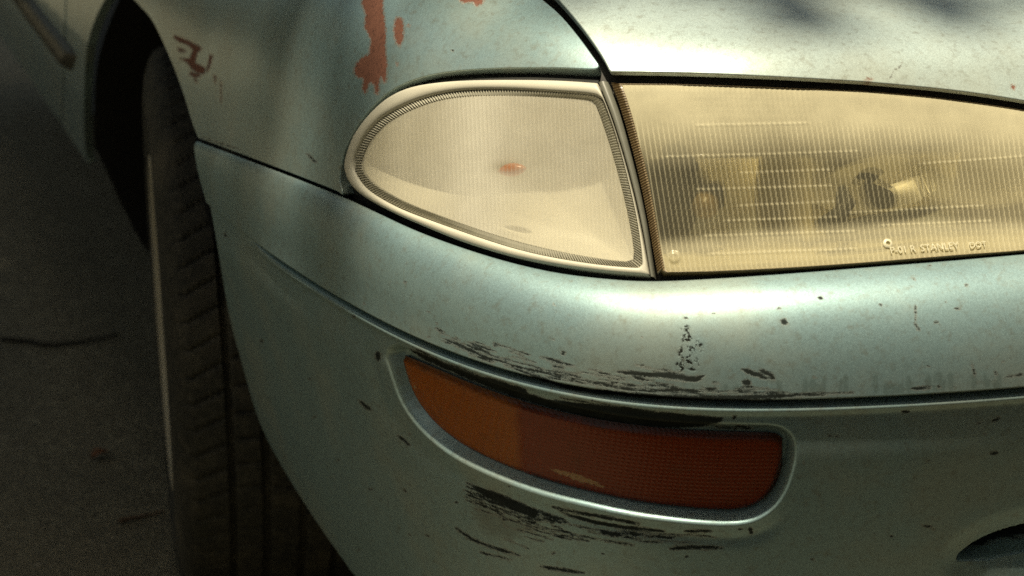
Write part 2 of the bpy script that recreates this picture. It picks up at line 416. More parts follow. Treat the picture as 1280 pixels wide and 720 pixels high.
# coarse copy of that surface, used to find points on it
_un = np.concatenate([np.arange(0, 3.2, .02), np.arange(3.2, PS[-1], .006)]); _sn = np.arange(-.40, .62, .006)
UU, SV = np.meshgrid(_un, _sn, indexing='ij'); _us = np.stack([UU.ravel(), SV.ravel()], -1)
_pts = S1(_us[:, 0], _us[:, 1]); _nc = len(_sn)
_tri = []
for i in range(len(_un) - 1):
    for j in range(_nc - 1):
        a = i * _nc + j; _tri += [(a, a + 1, a + _nc), (a + 1, a + _nc + 1, a + _nc)]
BV = BVHTree.FromPolygons([tuple(p) for p in _pts], _tri)
_tri = np.array(_tri)
def on_body(px, h=0.0):
    """pixels -> points on the body skin (pushed out by h) and normals"""
    px = np.atleast_2d(np.asarray(px, float)); us = np.zeros((len(px), 2)); ok = np.zeros(len(px), bool)
    for i, (x, y) in enumerate(px):
        d = Vector(ray(x, y)).normalized()
        hit, nrm, idx, dist = BV.ray_cast(Vector(CO), d)
        if hit is None: continue
        a, b, c = _tri[idx]; A, B, C = _pts[a], _pts[b], _pts[c]; P = np.array(hit)
        v0, v1, v2 = B - A, C - A, P - A; d00, d01, d11, d20, d21 = v0 @ v0, v0 @ v1, v1 @ v1, v2 @ v0, v2 @ v1
        den = d00 * d11 - d01 * d01; v = (d11 * d20 - d01 * d21) / den; w = (d00 * d21 - d01 * d20) / den
        us[i] = _us[a] * (1 - v - w) + _us[b] * v + _us[c] * w; ok[i] = True
    if not ok.all():
        good = np.where(ok)[0]
        for i in np.where(~ok)[0]: us[i] = us[good[np.argmin(((px[good] - px[i]) ** 2).sum(1))]]
    P = S1(us[:, 0], us[:, 1]); N = S1n(us[:, 0], us[:, 1])
    return P + N * (h if np.isscalar(h) else np.asarray(h)[:, None]), N

def sheet(name, outline, step, mat, parent, holes=(), flange=.012, h=0.0, attrs_fn=None, bstep=3.0):
    """a panel lying on the body skin inside a pixel outline, with a rolled edge turned inwards"""
    loops = [densify(np.array(outline, float), bstep)] + [densify(np.array(q, float), bstep) for q in holes]
    lo = loops[0].min(0); hi = loops[0].max(0)
    gx, gy = np.meshgrid(np.arange(lo[0], hi[0], step), np.arange(lo[1], hi[1], step))
    g = np.stack([gx.ravel(), gy.ravel()], -1); g[:, 0] += (np.round(g[:, 1] / step) % 2) * step * .5
    m = inside(g, loops[0])
    for q in loops[1:]: m &= ~inside(g, q)
    g = g[m]
    for q in loops:
        i = near_box(g, q, step); d = np.full(len(g), 1e3); d[i] = seg_dist(g[i], q, True)[0]; g = g[d > min(step, bstep) * .7]
    pts = np.vstack(loops + [g]); E = []; o = 0
    for q in loops:
        E += [(o + i, o + (i + 1) % len(q)) for i in range(len(q))]; o += len(q)
    vo, eo, fo, ov, oe, of = delaunay_2d_cdt([Vector(p) for p in pts], E, [], 0, 1e-4)
    px = np.array([tuple(v) for v in vo]); keep = []
    cen = np.array([px[list(f)].mean(0) for f in fo]); okc = inside(cen, loops[0])
    for q in loops[1:]: okc &= ~inside(cen, q)
    F = [tuple(f) for f, kf in zip(fo, okc) if kf]
    P, N = on_body(px, h)
    # face orientation outward
    F2 = []
    for f in F:
        a, b, c = P[f[0]], P[f[1]], P[f[2]]
        F2.append(f if np.dot(np.cross(b - a, c - a), N[f[0]]) > 0 else f[::-1])
    V = [*P]; NN = [*N]; PX = [*px]
    # rolled edge
    cnt = {}
    for f in F2:
        for a, b in ((f[0], f[1]), (f[1], f[2]), (f[2], f[0])): cnt[(a, b)] = cnt.get((a, b), 0) + 1
    be = [e for e in cnt if (e[1], e[0]) not in cnt]
    nxt = {}
    for a, b in be: nxt[a] = b
    prv = {b: a for a, b in nxt.items()}
    rings = []
    out = {}
    for a in nxt:
        t = P[nxt[a]] - P[prv.get(a, a)]; t /= (np.linalg.norm(t) + 1e-12); out[a] = np.cross(t, N[a])
    prof = [(.0007, -.0003, .5), (.0010, -.0012, .95), (.0010, -.0035, 1.0), (.0008, -flange, 1.0)]
    last = {a: a for a in nxt}
    for (do, dn, bl) in prof:
        cur = {}
        for a in nxt:
            cur[a] = len(V); V.append(P[a] + out[a] * do + N[a] * dn)
            nn = N[a] * (1 - bl) + out[a] * bl; NN.append(nn / np.linalg.norm(nn)); PX.append(px[a])
        for a, b in be:
            if a in cur and b in cur: F2.append((last[b], last[a], cur[a], cur[b]))
        last = cur
    PX = np.array(PX)
    return mesh_obj(name, V, F2, mat, parent, normals=NN, attrs=attrs_fn(PX) if attrs_fn else None)

def ring(name, outer, inner, prof, mat, parent, n=240, closed=True, hfun=None, smooth=True, attrs=None):
    """a band between two pixel outlines; prof = [(t across, height)]"""
    A = resample(np.array(outer, float), n, closed); B = np.array(inner, float)
    B = resample(B, n, closed) if len(B) != n or True else B
    rows = []
    for k_, (t, h) in enumerate(prof):
        hh = np.full(n, h) if hfun is None else np.array([hfun(k_, i, t, h) for i in range(n)])
        P, _ = on_body(A * (1 - t) + B * t, hh); rows.append(P)
    V = np.concatenate(rows); F = grid_faces(len(prof), n, wrap_c=closed)
    m_ = n if closed else n - 1; k_ = min(range(len(prof) - 1), key=lambda q: abs((prof[q][0] + prof[q + 1][0]) / 2 - .5)); vote = 0
    for i in range(0, m_, 7):
        f = F[k_ * m_ + i]; a, b, c = V[f[0]], V[f[1]], V[f[2]]; vote += np.sign(np.dot(np.cross(b - a, c - a), CO - a))
    if vote < 0: F = [q[::-1] for q in F]
    return mesh_obj(name, V, F, mat, parent, smooth=smooth)

car = empty('parked_car', (.34, 2.0, GZ))
tag(car, 'worn pale blue-green car with a yellowed headlamp and scraped front bumper', 'car')
def reparent(o, p):
    o.parent = p
    o.matrix_parent_inverse = Matrix.Translation(-p.location) if p.parent is None else Matrix.Identity(4)
    return o
CARINV = Matrix.Translation((-.34, -2.0, -GZ))
def part(o):                          # parts are modelled in world space
    p = o.parent
    if p is car: o.matrix_parent_inverse = CARINV
    return o

# ------------------------------------------------------------------ ground
gn = 60
gx = np.linspace(-14, 14, gn); gy = np.linspace(-10, 30, gn)
Vg = [(x * abs(x) / 3, y if abs(y) < 8 else y * 2, GZ) for y in gy for x in gx]
tag(mesh_obj('ground', Vg, grid_faces(gn, gn), m_asphalt), 'dark grey asphalt under and beside the car', kind='structure')

# ------------------------------------------------------------------ bumper
# turn signal outline, its pocket and the lower slot (pixel outlines carried onto the bumper skin)
TS = catmull([(497, 444), (497, 444), (540, 462), (590, 483), (640, 501), (700, 518), (760, 530), (820, 538), (880, 542), (930, 543.5), (963, 544.5), (976, 549),
              (981, 558), (980, 576), (973, 600), (962, 620), (947, 633), (928, 640), (900, 641.5), (850, 638), (790, 630), (730, 617), (680, 604),
              (630, 586), (580, 562), (545, 536), (521, 508), (507, 480)], 6, True)
SLOT = catmull([(1200, 701), (1215, 685), (1245, 670), (1285, 659), (1340, 650), (1420, 645), (1600, 643), (1750, 645), (1790, 665), (1760, 692), (1600, 696), (1420, 695), (1340, 694), (1280, 696), (1230, 703)], 5, True)
LEFT = catmull([(246, 165), (247, 176), (256, 215), (270, 275), (290, 392), (305, 450), (322, 510), (345, 572), (362, 612), (378, 645), (398, 675), (440, 716), (480, 752), (520, 780)], 8)

uu_f = np.arange(3.2, PS[-1], .0012)
u_start = 3.6
# rows: upper bulge, lip and groove, ridge, lower face
q1 = np.linspace(0, 1, 130)                        # quarter-ellipse parameter, seam -> crease lip
zl = np.concatenate([np.linspace(ZC - .0004, ZC - .018, 60), np.arange(ZC - .019, .212, -.0012)])
u_hi = PS[-1] - .12
def u_left(z):
    return np.interp(z, _ulz, _ulu) + .20 * np.clip((.315 - z) / .10, 0, 1) ** 2.2
# left edge (wheel opening) as u(z): intersect sight lines with the lower skin
_l = []
for (x, y) in LEFT:
    best = None; d = ray(x, y); uu = np.linspace(3.0, 4.6, 3000)
    zg = .56
    for _ in range(25):
        P = plan_xy(uu) + plan_dir(uu) * float(o_low(zg) - .003)
        c = P[:, 0] * d[1] - P[:, 1] * d[0]; i = np.where((c[:-1] <= 0) != (c[1:] <= 0))[0]
        if len(i) == 0: break
        i = i[0]; p = P[i]; zg = .5 * zg + .5 * (CAM_H + d[2] * np.linalg.norm(p) / math.hypot(d[0], d[1])); best = uu[i]
    if best is not None: _l.append((zg, best))
_l = np.array(sorted(q for q in _l if q[0] > .27)); _ulz, _ulu = _l[:, 0], _l[:, 1]

def bumper_grid():
    nu = 1450
    t = np.linspace(0, 1, nu)
    rows_o, rows_z, kind = [], [], []
    zrow = np.concatenate([np.full(len(q1), np.nan), zl])
    R = len(zrow)
    U = np.zeros((R, nu)); O = np.zeros((R, nu)); Z = np.zeros((R, nu))
    tt = np.where(t < .9, t * 1.0, t)
    for r_ in range(R):
        # row left end follows the wheel opening
        zr = ZC + (1 - q1[r_]) * .075 if r_ < len(q1) else zrow[r_]
        ul = float(u_left(zr)); U[r_] = ul + (u_hi - ul) * t
    w = None
    for r_ in range(R):
        u = U[r_]; za_ = z_A(u); oa = o_A(u)
        if r_ < len(q1):
            a = q1[r_] * math.pi / 2
            fw = front_w(u)
            p = 1.0
            Z[r_] = ZC + (za_ - ZC) * (np.cos(a) * .92 + (1 - q1[r_]) * .08)
            O[r_] = oa + (.0 - oa) * (np.sin(a) ** .95) + .004 * math.sin(2 * a)
            # small rolled lip right at the seam
            e = np.exp(-(q1[r_] / .02) ** 2); O[r_] -= .003 * e; Z[r_] -= .002 * e
        else:
            Z[r_] = zrow[r_]; O[r_] = o_low(zrow[r_])
    def xyz():
        xy = plan_xy(U) + plan_dir(U) * O[..., None]; return np.concatenate([xy, Z[..., None]], -1)
    G = xyz(); PX = project(G.reshape(-1, 3)).reshape(R, nu, 2)
    # groove under the crease, then the rounded ridge
    zz = Z; g = sstep(304, 352, PX[..., 0]) * .75 + .25 * sstep(340, 420, PX[..., 0])
    d = ZC - zz
    low = np.zeros((R, nu), bool); low[len(q1):] = True
    wide = 1 + .0 * PX[..., 0]
    groove = -.0065 * sstep(0, .0016, d) * (1 - sstep(.0036, .0062, d))
    ridge = .0034 * np.exp(-((d - .0090) / .0036) ** 2)
    O += np.where(low, g * (groove + ridge), 0)
    near = np.zeros((R, nu), bool); near[len(q1) - 14:len(q1)] = True
    up = np.clip((np.arange(R)[:, None] - (len(q1) - 26)) / 25., 0, 1)
    O += np.where(low, 0, g * .0012 * up ** 2)
    # pocket round the turn signal
    flat = PX.reshape(-1, 2); sd = sd_local(flat, TS[::2], 60).reshape(R, nu)
    O += -.0150 * (1 - sstep(0, 15, sd)) * np.where(low, 1, 0)
    # raised bead along the lower and left edge of the pocket
    below = sstep(-1, 1, (PX[..., 1] - np.interp(PX[..., 0], [480, 497, 700, 980, 1020], [440, 470, 560, 570, 560])) / 15.)
    below = below * (1 - .9 * sstep(955, 985, PX[..., 0]))
    O += .0007 * np.exp(-((sd - 14) / 4.5) ** 2) * below
    O += -.0016 * np.exp(-((sd - 33) / 8.) ** 2) * below
    # slot low in the middle: overhanging roof, floor sloping out towards the lip
    ss = sd_local(flat, SLOT[::2], 60).reshape(R, nu)
    yb = np.interp(PX[..., 0], [1190, 1230, 1280, 1420], [703, 700, 692, 690]); yt = np.interp(PX[..., 0], [1190, 1245, 1285, 1340, 1420], [703, 668, 657, 648, 643])
    fl = np.clip((PX[..., 1] - yt) / np.maximum(yb - yt, 6), 0, 1)
    O += -.045 * (1 - sstep(-3, 3, ss)) * (1 - fl ** 1.2)
    O += -.003 * (1 - sstep(0, 30, ss))
    O += .005 * sstep(690, 712, PX[..., 1]) * sstep(1195, 1240, PX[..., 0])
    G = xyz(); PX = project(G.reshape(-1, 3)).reshape(R, nu, 2)
    return G, PX, sd, ss, fl

BG, BPX, BSD, BSS, BFL = bumper_grid()

def marks(P, strokes):
    """strokes: (polyline, half width px[, taper]) -> signed field, >0 inside"""
    f = np.full(len(P), -12.0)
    for pl, w in strokes:
        pl = np.array(pl, float); i = near_box(P, pl, 12 + w)
        if not len(i): continue
        d, t = seg_dist(P[i], pl); ww = w * np.clip(4 * np.minimum(t + .04, 1.04 - t), 0, 1) ** .6
        f[i] = np.maximum(f[i], ww - d)
    return f
def poly_marks(P, polys):
    f = np.full(len(P), -12.0)
    for q in polys:
        q = np.array(q, float); i = near_box(P, q, 12)
        if len(i): f[i] = np.maximum(f[i], -sdist(P[i], q))
    return f
flatB = BPX.reshape(-1, 2)
chip_strokes = [
    ([(640, 459), (668, 470), (700, 482), (740, 489), (800, 494), (860, 497), (930, 497), (1000, 494), (1066, 491)], 2.6),
    ([(820, 480), (850, 487), (880, 494)], 2.0),
    ([(556, 424), (580, 434), (600, 444), (616, 450)], 2.4), ([(585, 428), (620, 440)], 1.3), ([(676, 446), (700, 453), (718, 458)], 1.6), ([(640, 437), (662, 444)], 1.0),
    ([(690, 457), (708, 460)], 1.2), ([(740, 463), (764, 469)], 1.3), ([(772, 465), (800, 468), (830, 470), (870, 474), (880, 470)], 3.4), ([(790, 470), (806, 476)], 2.5),
    ([(812, 466), (842, 469), (862, 472)], 2.6),
    ([(928, 462), (945, 468), (958, 473)], 3.0), ([(950, 463), (962, 468), (968, 474)], 2.6), ([(928, 477), (938, 480)], 4.0), ([(930, 480), (944, 486)], 1.4),
    ([(977, 401), (983, 404)], 3.4), ([(703, 440), (705, 444)], 2.2), ([(472, 440), (473, 450)], 3.2), ([(448, 500), (464, 513)], 2.0),
    ([(917, 521), (919, 523)], 3.6), ([(918, 536), (922, 533), (942, 536)], 1.6), ([(895, 534), (915, 535)], 1.2),
    ([(497, 544), (512, 556)], 1.4), ([(570, 660), (590, 674), (620, 686), (650, 694)], 1.8), ([(676, 708), (700, 712), (730, 716)], 2.0),
    ([(836, 686), (860, 684), (905, 685)], 2.2), ([(937, 660), (940, 667)], 2.4), ([(690, 634), (730, 642), (775, 650), (800, 655)], 1.8),
    ([(700, 640), (740, 652), (785, 660), (830, 664)], 2.2), ([(750, 665), (776, 670)], 3.0), ([(855, 664), (890, 664)], 1.4), ([(600, 690), (640, 700)], 1.0),
    ([(1238, 567), (1248, 566)], 1.4), ([(1003, 578), (1006, 578)], 1.4), ([(1150, 655), (1168, 661)], 1.1), ([(1140, 486), (1164, 485)], 2.2), ([(1172, 482), (1176, 485)], 2.0),
    ([(1144, 380), (1145, 400)], .8), ([(1143, 404), (1150, 413)], 1.3), ([(1215, 455), (1219, 470)], 1.0), ([(1244, 465), (1246, 468)], 1.6), ([(1258, 471), (1278, 468)], 1.0),
    ([(520, 437), (540, 446)], 1.0), ([(560, 455), (600, 470)], .9), ([(700, 497), (760, 508)], .8), ([(740, 501), (790, 512)], .8),
    ([(326, 425), (328, 428)], 1.3), ([(281, 292), (283, 296)], 1.4), ([(1240, 527), (1250, 522)], 1.3), ([(1128, 514), (1136, 515)], 1.3)]
for _ in range(75):     # stone chips
    x, y = rng.uniform(330, 1280), rng.uniform(330, 700)
    if sdist(np.array([[x, y]]), TS)[0] < 6: continue
    L = rng.uniform(1, 5); a = rng.normal(.2, .5)
    chip_strokes.append(([(x, y), (x + L * math.cos(a), y + L * math.sin(a))], rng.uniform(.4, 1.1)))
for _ in range(70):     # scrape below the pocket
    a = rng.uniform(0, 1) ** 1.0; x = 575 + 115 * a; y = 600 + 42 * a + rng.exponential(9) + 2; L = rng.uniform(8, 42)
    chip_strokes.append(([(x, y), (x + L * .5, y + L * .19), (x + L, y + L * .42)], rng.uniform(.3, 1.9) * math.exp(-(y - 600 - 42 * a) / 30)))
for _ in range(60):     # scrapes above the crease lip
    x = rng.uniform(540, 900); y = np.interp(x, [540, 640, 760, 900], [430, 462, 487, 494]) - rng.exponential(9) - 1; L = rng.uniform(6, 34)
    sl_ = np.interp(x, [540, 640, 760, 900], [.42, .3, .14, .03])
    chip_strokes.append(([(x, y), (x + L, y + L * sl_)], rng.uniform(.2, 1.1)))
for _ in range(34):     # long smears along the crease and under the lamp
    x = rng.uniform(600, 960); y = np.interp(x, [600, 640, 760, 960], [446, 462, 488, 497]) - rng.exponential(5); L = rng.uniform(30, 85)
    sl_ = np.interp(x + L / 2, [540, 640, 760, 900], [.42, .28, .12, .0])
    chip_strokes.append(([(x, y), (x + L * .5, y + L * .5 * sl_ + rng.normal() * .6), (x + L, y + L * sl_)], rng.uniform(.3, 1.5)))
for _ in range(26):
    x = rng.uniform(580, 840); y = np.interp(x, [580, 690, 780, 900], [612, 648, 664, 672]) + rng.exponential(9); L = rng.uniform(20, 70)
    sl_ = np.interp(x + L / 2, [580, 690, 800, 900], [.38, .26, .10, .0])
    chip_strokes.append(([(x, y), (x + L, y + L * sl_)], rng.uniform(.2, 1.0)))
chip_polys = [
    [(512, 436), (540, 446), (560, 455), (590, 467), (602, 471), (620, 473), (640, 481), (656, 486), (662, 492), (682, 499), (700, 501), (760, 506), (820, 514), (880, 520), (904, 523), (898, 529), (870, 534),
     (830, 535), (790, 531), (740, 523), (690, 511), (640, 496), (600, 480), (560, 463), (525, 447)],
    [(582, 603), (610, 612), (645, 626), (676, 639), (668, 648), (640, 638), (612, 624)]]
a_chip = np.maximum(marks(flatB, chip_strokes), poly_marks(flatB, chip_polys))
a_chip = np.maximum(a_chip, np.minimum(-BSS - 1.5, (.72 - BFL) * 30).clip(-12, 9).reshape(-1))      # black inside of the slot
a_speck = np.full(len(flatB), 0.0)
for (x, y, r_) in [(862, 424, 12), (858, 442, 13), (866, 455, 11), (850, 458, 8), (872, 434, 9), (857, 412, 7)]:
    a_speck = np.maximum(a_speck, 1 - np.hypot((flatB[:, 0] - x) / r_, (flatB[:, 1] - y) / r_))
stain_polys = []
for x in (935, 965, 1010, 1018, 1072, 1105, 1125, 1144, 1175, 1190, 1200, 1218, 1240, 895, 905):
    x += rng.normal() * 8; yb = np.interp(x, [880, 1060, 1280], [496, 492, 480])
    for _ in range(3):
        x1 = x + rng.normal() * 7; stain_polys.append(([(x1, yb + 3), (x1 + rng.normal() * 1.5, yb - rng.uniform(4, 24))], rng.uniform(2.0, 5.0)))
a_stain = marks(flatB, stain_polys)
a_scuff = poly_marks(flatB, [[(570, 600), (640, 628), (690, 650), (700, 665), (640, 690), (600, 680), (578, 650)]]) - 12
a_scuff = np.maximum(a_scuff, marks(flatB, [([(640, 455), (760, 482), (880, 490)], 7), ([(740, 470), (900, 485)], 8)]) - 5)
zero = np.full(len(flatB), -12.0)
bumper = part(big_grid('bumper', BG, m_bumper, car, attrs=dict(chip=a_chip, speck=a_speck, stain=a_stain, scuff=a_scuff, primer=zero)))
bumper['label'] = 'scraped plastic bumper with a long crease'
# inner face of the bumper so that its edges have thickness
th = BG[::12, ::12].copy(); cN = np.zeros_like(th)
ctr = np.array([1.0, 1.9, .45]); dv = ctr - th; dv /= np.linalg.norm(dv, axis=-1, keepdims=True); th = th + dv * .03
part(big_grid('bumper_core', th, m_black, car, flip=True))

# ------------------------------------------------------------------ lamp outlines (pixels of the 1280x720 view, carried onto the body skin)
CL_OUT = catmull([(432, 212), (434, 194), (441, 174), (452, 156), (467, 138), (487, 121), (512, 109.5), (545, 103.5), (590, 100.5), (650, 100), (700, 101), (747, 104), (747, 104),
                  (763, 145), (778, 192), (791, 240), (802, 290), (812, 345), (812, 345), (760, 341), (700, 333), (640, 321), (580, 303), (530, 283), (490, 265), (458, 247), (440, 231)], 8, True)
CL_IN = catmull([(444, 206), (447, 192), (457, 172), (468, 158), (483, 145), (512, 130), (546, 119), (583, 113.5), (633, 112.5), (692, 115.5), (738, 119), (752, 124), (758, 133),
                 (771, 170), (785, 222), (797, 277), (803, 325), (801, 333), (793, 335), (748, 331), (692, 322), (645, 311), (600, 297), (546, 278), (500, 260), (464, 239), (448, 220)], 8, True)
CL_PANE = catmull([(453, 206), (456, 194), (465, 176), (476, 163), (490, 151), (516, 137), (548, 126), (584, 120.5), (633, 119.5), (690, 122), (732, 125.5), (743, 130), (748, 140),
                   (761, 178), (775, 227), (787, 280), (792.5, 318), (790, 324.5), (782, 326.5), (744, 322), (694, 313), (648, 302), (604, 288.5), (552, 270), (507, 252), (473, 233), (457, 217)], 8, True)
STRIP = [(748.5, 103), (763, 101), (817.5, 347), (813.5, 346)]
HL = catmull([(766, 104), (766, 104), (860, 105.5), (960, 109), (1060, 113), (1100, 115.5), (1160, 121), (1200, 126), (1240, 131.5), (1280, 138), (1330, 148), (1400, 168), (1460, 200), (1490, 245), (1470, 285), (1400, 302), (1280, 314),
              (1200, 320), (1100, 328), (1000, 335), (900, 340), (826, 341.5), (826, 341.5), (822, 325), (817, 295), (809, 250), (798, 203), (785, 156)], 8, True)
HOOD_EDGE = catmull([(764, 90), (764, 90), (860, 91.5), (960, 95.5), (1060, 101), (1100, 104), (1160, 109.5), (1200, 114), (1240, 119.5), (1280, 126), (1340, 137), (1420, 156), (1500, 176), (1600, 196), (1750, 214), (1950, 228)], 8)

# ------------------------------------------------------------------ fender (front quarter, up over the wheel opening and down behind it)
arch_front = catmull([(248.5, 174), (240, 152), (229, 116), (214, 76), (192, 28), (174, 6), (160, -8), (150, -14)], 6)
arch_rear = catmull([(150, -14), (140, -10), (128, 4), (113, 40), (106, 80), (104.5, 150), (107, 190), (111, 206)], 6)
seam = [(x, y - 4.5) for x, y in A_PIX if 247 < x <= 428]
cut = catmull([(428, 243), (424, 225), (427, 200), (433, 181), (445, 158), (461, 137), (483, 116), (508, 102), (540, 92), (585, 86), (640, 83.5), (700, 83.5), (742, 85), (747, 81), (747, 81)], 6)
shut_l = catmull([(747, 81), (738, 68), (722, 46), (700, 20), (677, 0), (640, -28), (590, -60), (540, -85)], 5)
FENDER = np.vstack([seam, cut[:-1], shut_l[:-1], [(540, -85), (470, -110), (380, -130), (300, -140), (220, -150), (150, -170), (110, -190), (84, -110)],
                    [(83.5, 0), (82, 60), (80, 120), (77, 156)], [(96, 184)], arch_rear[::-1][1:], arch_front[::-1][1:-1]])
# tidy: drop near duplicates
kp = [0]
for i in range(1, len(FENDER)):
    if np.linalg.norm(FENDER[i] - FENDER[kp[-1]]) > .6: kp.append(i)
FENDER = FENDER[kp]
primer_polys = [
    [(453, -20), (479, -20), (479, 12), (482, 30), (482, 60), (484, 82), (482, 103), (479, 104), (476, 95), (474, 104), (473, 118), (469, 117), (468, 106), (462, 103), (460, 110), (457, 118), (453, 112),
     (454, 98), (447, 97), (442, 90), (445, 80), (452, 72), (461, 68), (463, 50), (460, 42), (455, 35), (457, 18), (452, 5)],
    [(493, 26), (497, 21), (503, 23), (505, 35), (504, 50), (500, 58), (495, 54), (492, 40)],
    [(510, 31), (513, 31), (512, 34)], [(495, 78), (498, 79), (496, 82)],
    [(568, -6), (606, -6), (604, 4), (596, 8), (590, 2), (578, 4)],
    [(217, 42), (236, 50), (252, 58), (254, 62), (248, 66), (245, 78), (254, 82), (258, 86), (256, 94), (246, 92), (238, 86), (234, 80), (226, 75), (223, 72), (236, 72), (240, 62), (232, 56), (222, 53), (216, 47)],
    [(221, 58), (233, 62), (232, 67), (222, 65)],
    [(262, 66), (267, 68), (265, 80), (260, 91), (256, 89), (259, 80)],
    [(237, 88), (250, 92), (252, 98), (246, 96), (248, 104), (244, 104), (241, 96), (236, 95)],
    [(266, 92), (271, 95), (270, 106), (267, 103)], [(275, 100), (278, 102), (277, 130), (275, 128)]]
def fender_attrs(P):
    n = len(P); z = np.full(n, -12.0)
    return dict(primer=np.maximum(poly_marks(P, primer_polys[:5]), poly_marks(P, primer_polys[5:]) - .8), chip=marks(P, [([(383, 192), (396, 204)], 1.2), ([(565, 62), (567, 64)], 1.3), ([(252, 172), (300, 187)], .8)]), stain=z, scuff=z, speck=np.zeros(n))
fender = part(sheet('fender', FENDER, 2.6, m_fender, car, attrs_fn=fender_attrs, bstep=2.6))
fender['label'] = 'front fender with flaking reddish primer patches'
# door behind the fender, with its rubbing strip; the flank runs on behind the frame
DOOR = [(81.5, -110), (81.5, 0), (80, 60), (78, 120), (75.2, 153), (40, 102), (0, 45), (-60, -40), (-110, -112), (-150, -170), (-60, -240), (60, -200)]
door = part(sheet('door', DOOR, 6, m_body, car, bstep=4))
ring('door_moulding', [(44, 2), (62, 26), (80, 47), (92, 63), (97, 72)], [(21, -1), (42, 28), (62, 54), (80, 78), (91, 92)],
     [(0, -.002), (.03, .006), (.12, .011), (.5, .013), (.88, .011), (.97, .006), (1, -.002)], m_moulding, car, n=40, closed=False, hfun=lambda k_, i, t, h: -.002 + (h + .002) * min(1.0, (39 - i) / 4))
part(bpy.data.objects['door_moulding'])
ring('door_moulding', [(3, -46), (24, -24), (43, 1)], [(-24, -60), (-4, -34), (20, -2)],
     [(0, -.002), (.03, .006), (.12, .011), (.5, .013), (.88, .011), (.97, .006), (1, -.002)], m_moulding, car, n=24, closed=False)
part(bpy.data.objects['door_moulding.001'])

# ------------------------------------------------------------------ hood
shut_r = catmull([(764, 90), (757, 76), (744, 56), (727, 33), (706, 8), (690, -8), (655, -36), (605, -68), (560, -92)], 5)
HOOD = np.vstack([HOOD_EDGE[1:], [(1950, 228), (1960, 100), (1850, -40), (1600, -130), (1400, -160), (1200, -170), (1000, -175), (800, -165), (680, -140)], shut_r[::-1]])
kp = [0]
for i in range(1, len(HOOD)):
    if np.linalg.norm(HOOD[i] - HOOD[kp[-1]]) > .6: kp.append(i)
HOOD = HOOD[kp]
def hood_attrs(P):
    n = len(P); z = np.full(n, -12.0)
    return dict(primer=poly_marks(P, [[(1260, 106), (1267, 107), (1268, 113), (1264, 114)], [(1076, 99), (1092, 100), (1084, 103)]]),
                chip=marks(P, [([(1107, 102), (1120, 88), (1128, 80)], .7), ([(852, 87), (855, 88)], 1.4), ([(1254, 118), (1257, 119)], 1.3)]), stain=z, scuff=z, speck=np.zeros(n))
hood = part(sheet('hood', HOOD, 5.5, m_hood, car, attrs_fn=hood_attrs, flange=.005, h=.002, bstep=3.2))

# dark channel under the hood edge, the shut line and round the lamps: a recessed inner panel
INNER = [(418, 250), (415, 215), (420, 190), (440, 150), (470, 115), (510, 90), (580, 72), (680, 70), (690, 40), (640, -10), (560, -70), (620, -100), (720, -20), (790, 60), (900, 72), (1060, 85), (1240, 105),
         (1420, 135), (1520, 170), (1530, 300), (1400, 318), (1280, 326), (1100, 340), (950, 348), (815, 358), (700, 348), (600, 324), (520, 297), (460, 268)]
inner_hole_c = resample(np.array(CL_IN), 120, True); inner_hole_h = resample(np.array(HL), 160, True)
ih = inner_hole_h.mean(0) + (inner_hole_h - inner_hole_h.mean(0)) * .985
part(sheet('inner_panel', INNER, 12, m_seal, car, holes=[inner_hole_c, ih], h=-.011, flange=.01, bstep=5))
# painted nose panel between the headlamp and the middle of the car
NOSE = np.vstack([catmull([(1478, 182), (1500, 188), (1600, 208), (1750, 226), (1950, 240)], 5), [(1950, 300), (1750, 302), (1600, 303), (1440, 302)], catmull([(1440, 302), (1482, 288), (1503, 246), (1478, 200), (1478, 182)], 5)[1:-1]])
part(sheet('nose_panel', NOSE, 9, m_hood, car, attrs_fn=lambda P: dict(primer=np.full(len(P), -12.), chip=np.full(len(P), -12.), stain=np.full(len(P), -12.), scuff=np.full(len(P), -12.), speck=np.zeros(len(P))), bstep=5))
# rubber seal strip visible above the corner lamp
ring('lamp_seal', catmull([(446, 168), (460, 148), (480, 127), (506, 108), (540, 97.5), (590, 92.5), (650, 91.5), (700, 92.5), (746, 94.5)], 5),
     catmull([(452, 168), (466, 149), (486, 130), (511, 114), (545, 105.5), (592, 102), (650, 101.5), (700, 102.5), (746, 104)], 5),
     [(0, -.010), (.1, -.006), (.5, -.005), (.9, -.006), (1, -.010)], m_black, car, n=90, closed=False)
part(bpy.data.objects['lamp_seal'])

# ------------------------------------------------------------------ corner lamp
cl = empty('corner_lamp', (0, 0, 0)); cl.parent = car; cl.matrix_parent_inverse = CARINV
cl['label'] = 'milky white wraparound corner lamp'
ring('bezel', CL_OUT, CL_IN, [(-.02, -.012), (0, -.001), (.08, .0018), (.25, .0030), (.6, .0034), (.85, .0030), (.97, .0016), (1.0, -.002)], m_bezel, cl, n=320)
def ribs(k_, i, t, h): return h + (.0011 if (i % 2) else -.0003) * (1 if 0 < k_ < 4 else 0)
def toothed(name, A, B, n, mat, par, slant=0, lo=-.0005, hi=.0011):
    A = resample(np.array(A, float), n, True); B = resample(np.array(B, float), n, True)
    rows = []
    for t, h, rib in [(0, -.003, 0), (.06, .0002, 1), (.5, .0006, 1), (.94, .0002, 1), (1.0, -.002, 0)]:
        s_ = int(round(slant * t)); Bs = np.roll(B, -s_, 0)
        hh = np.full(n, h) + rib * np.where(np.arange(n) % 2 == 0, hi, lo)
        rows.append(on_body(A * (1 - t) + B * t, hh)[0])
    V = np.concatenate(rows); F = grid_faces(5, n, True)
    return mesh_obj(name, V, [q[::-1] for q in F], mat, par, smooth=False)
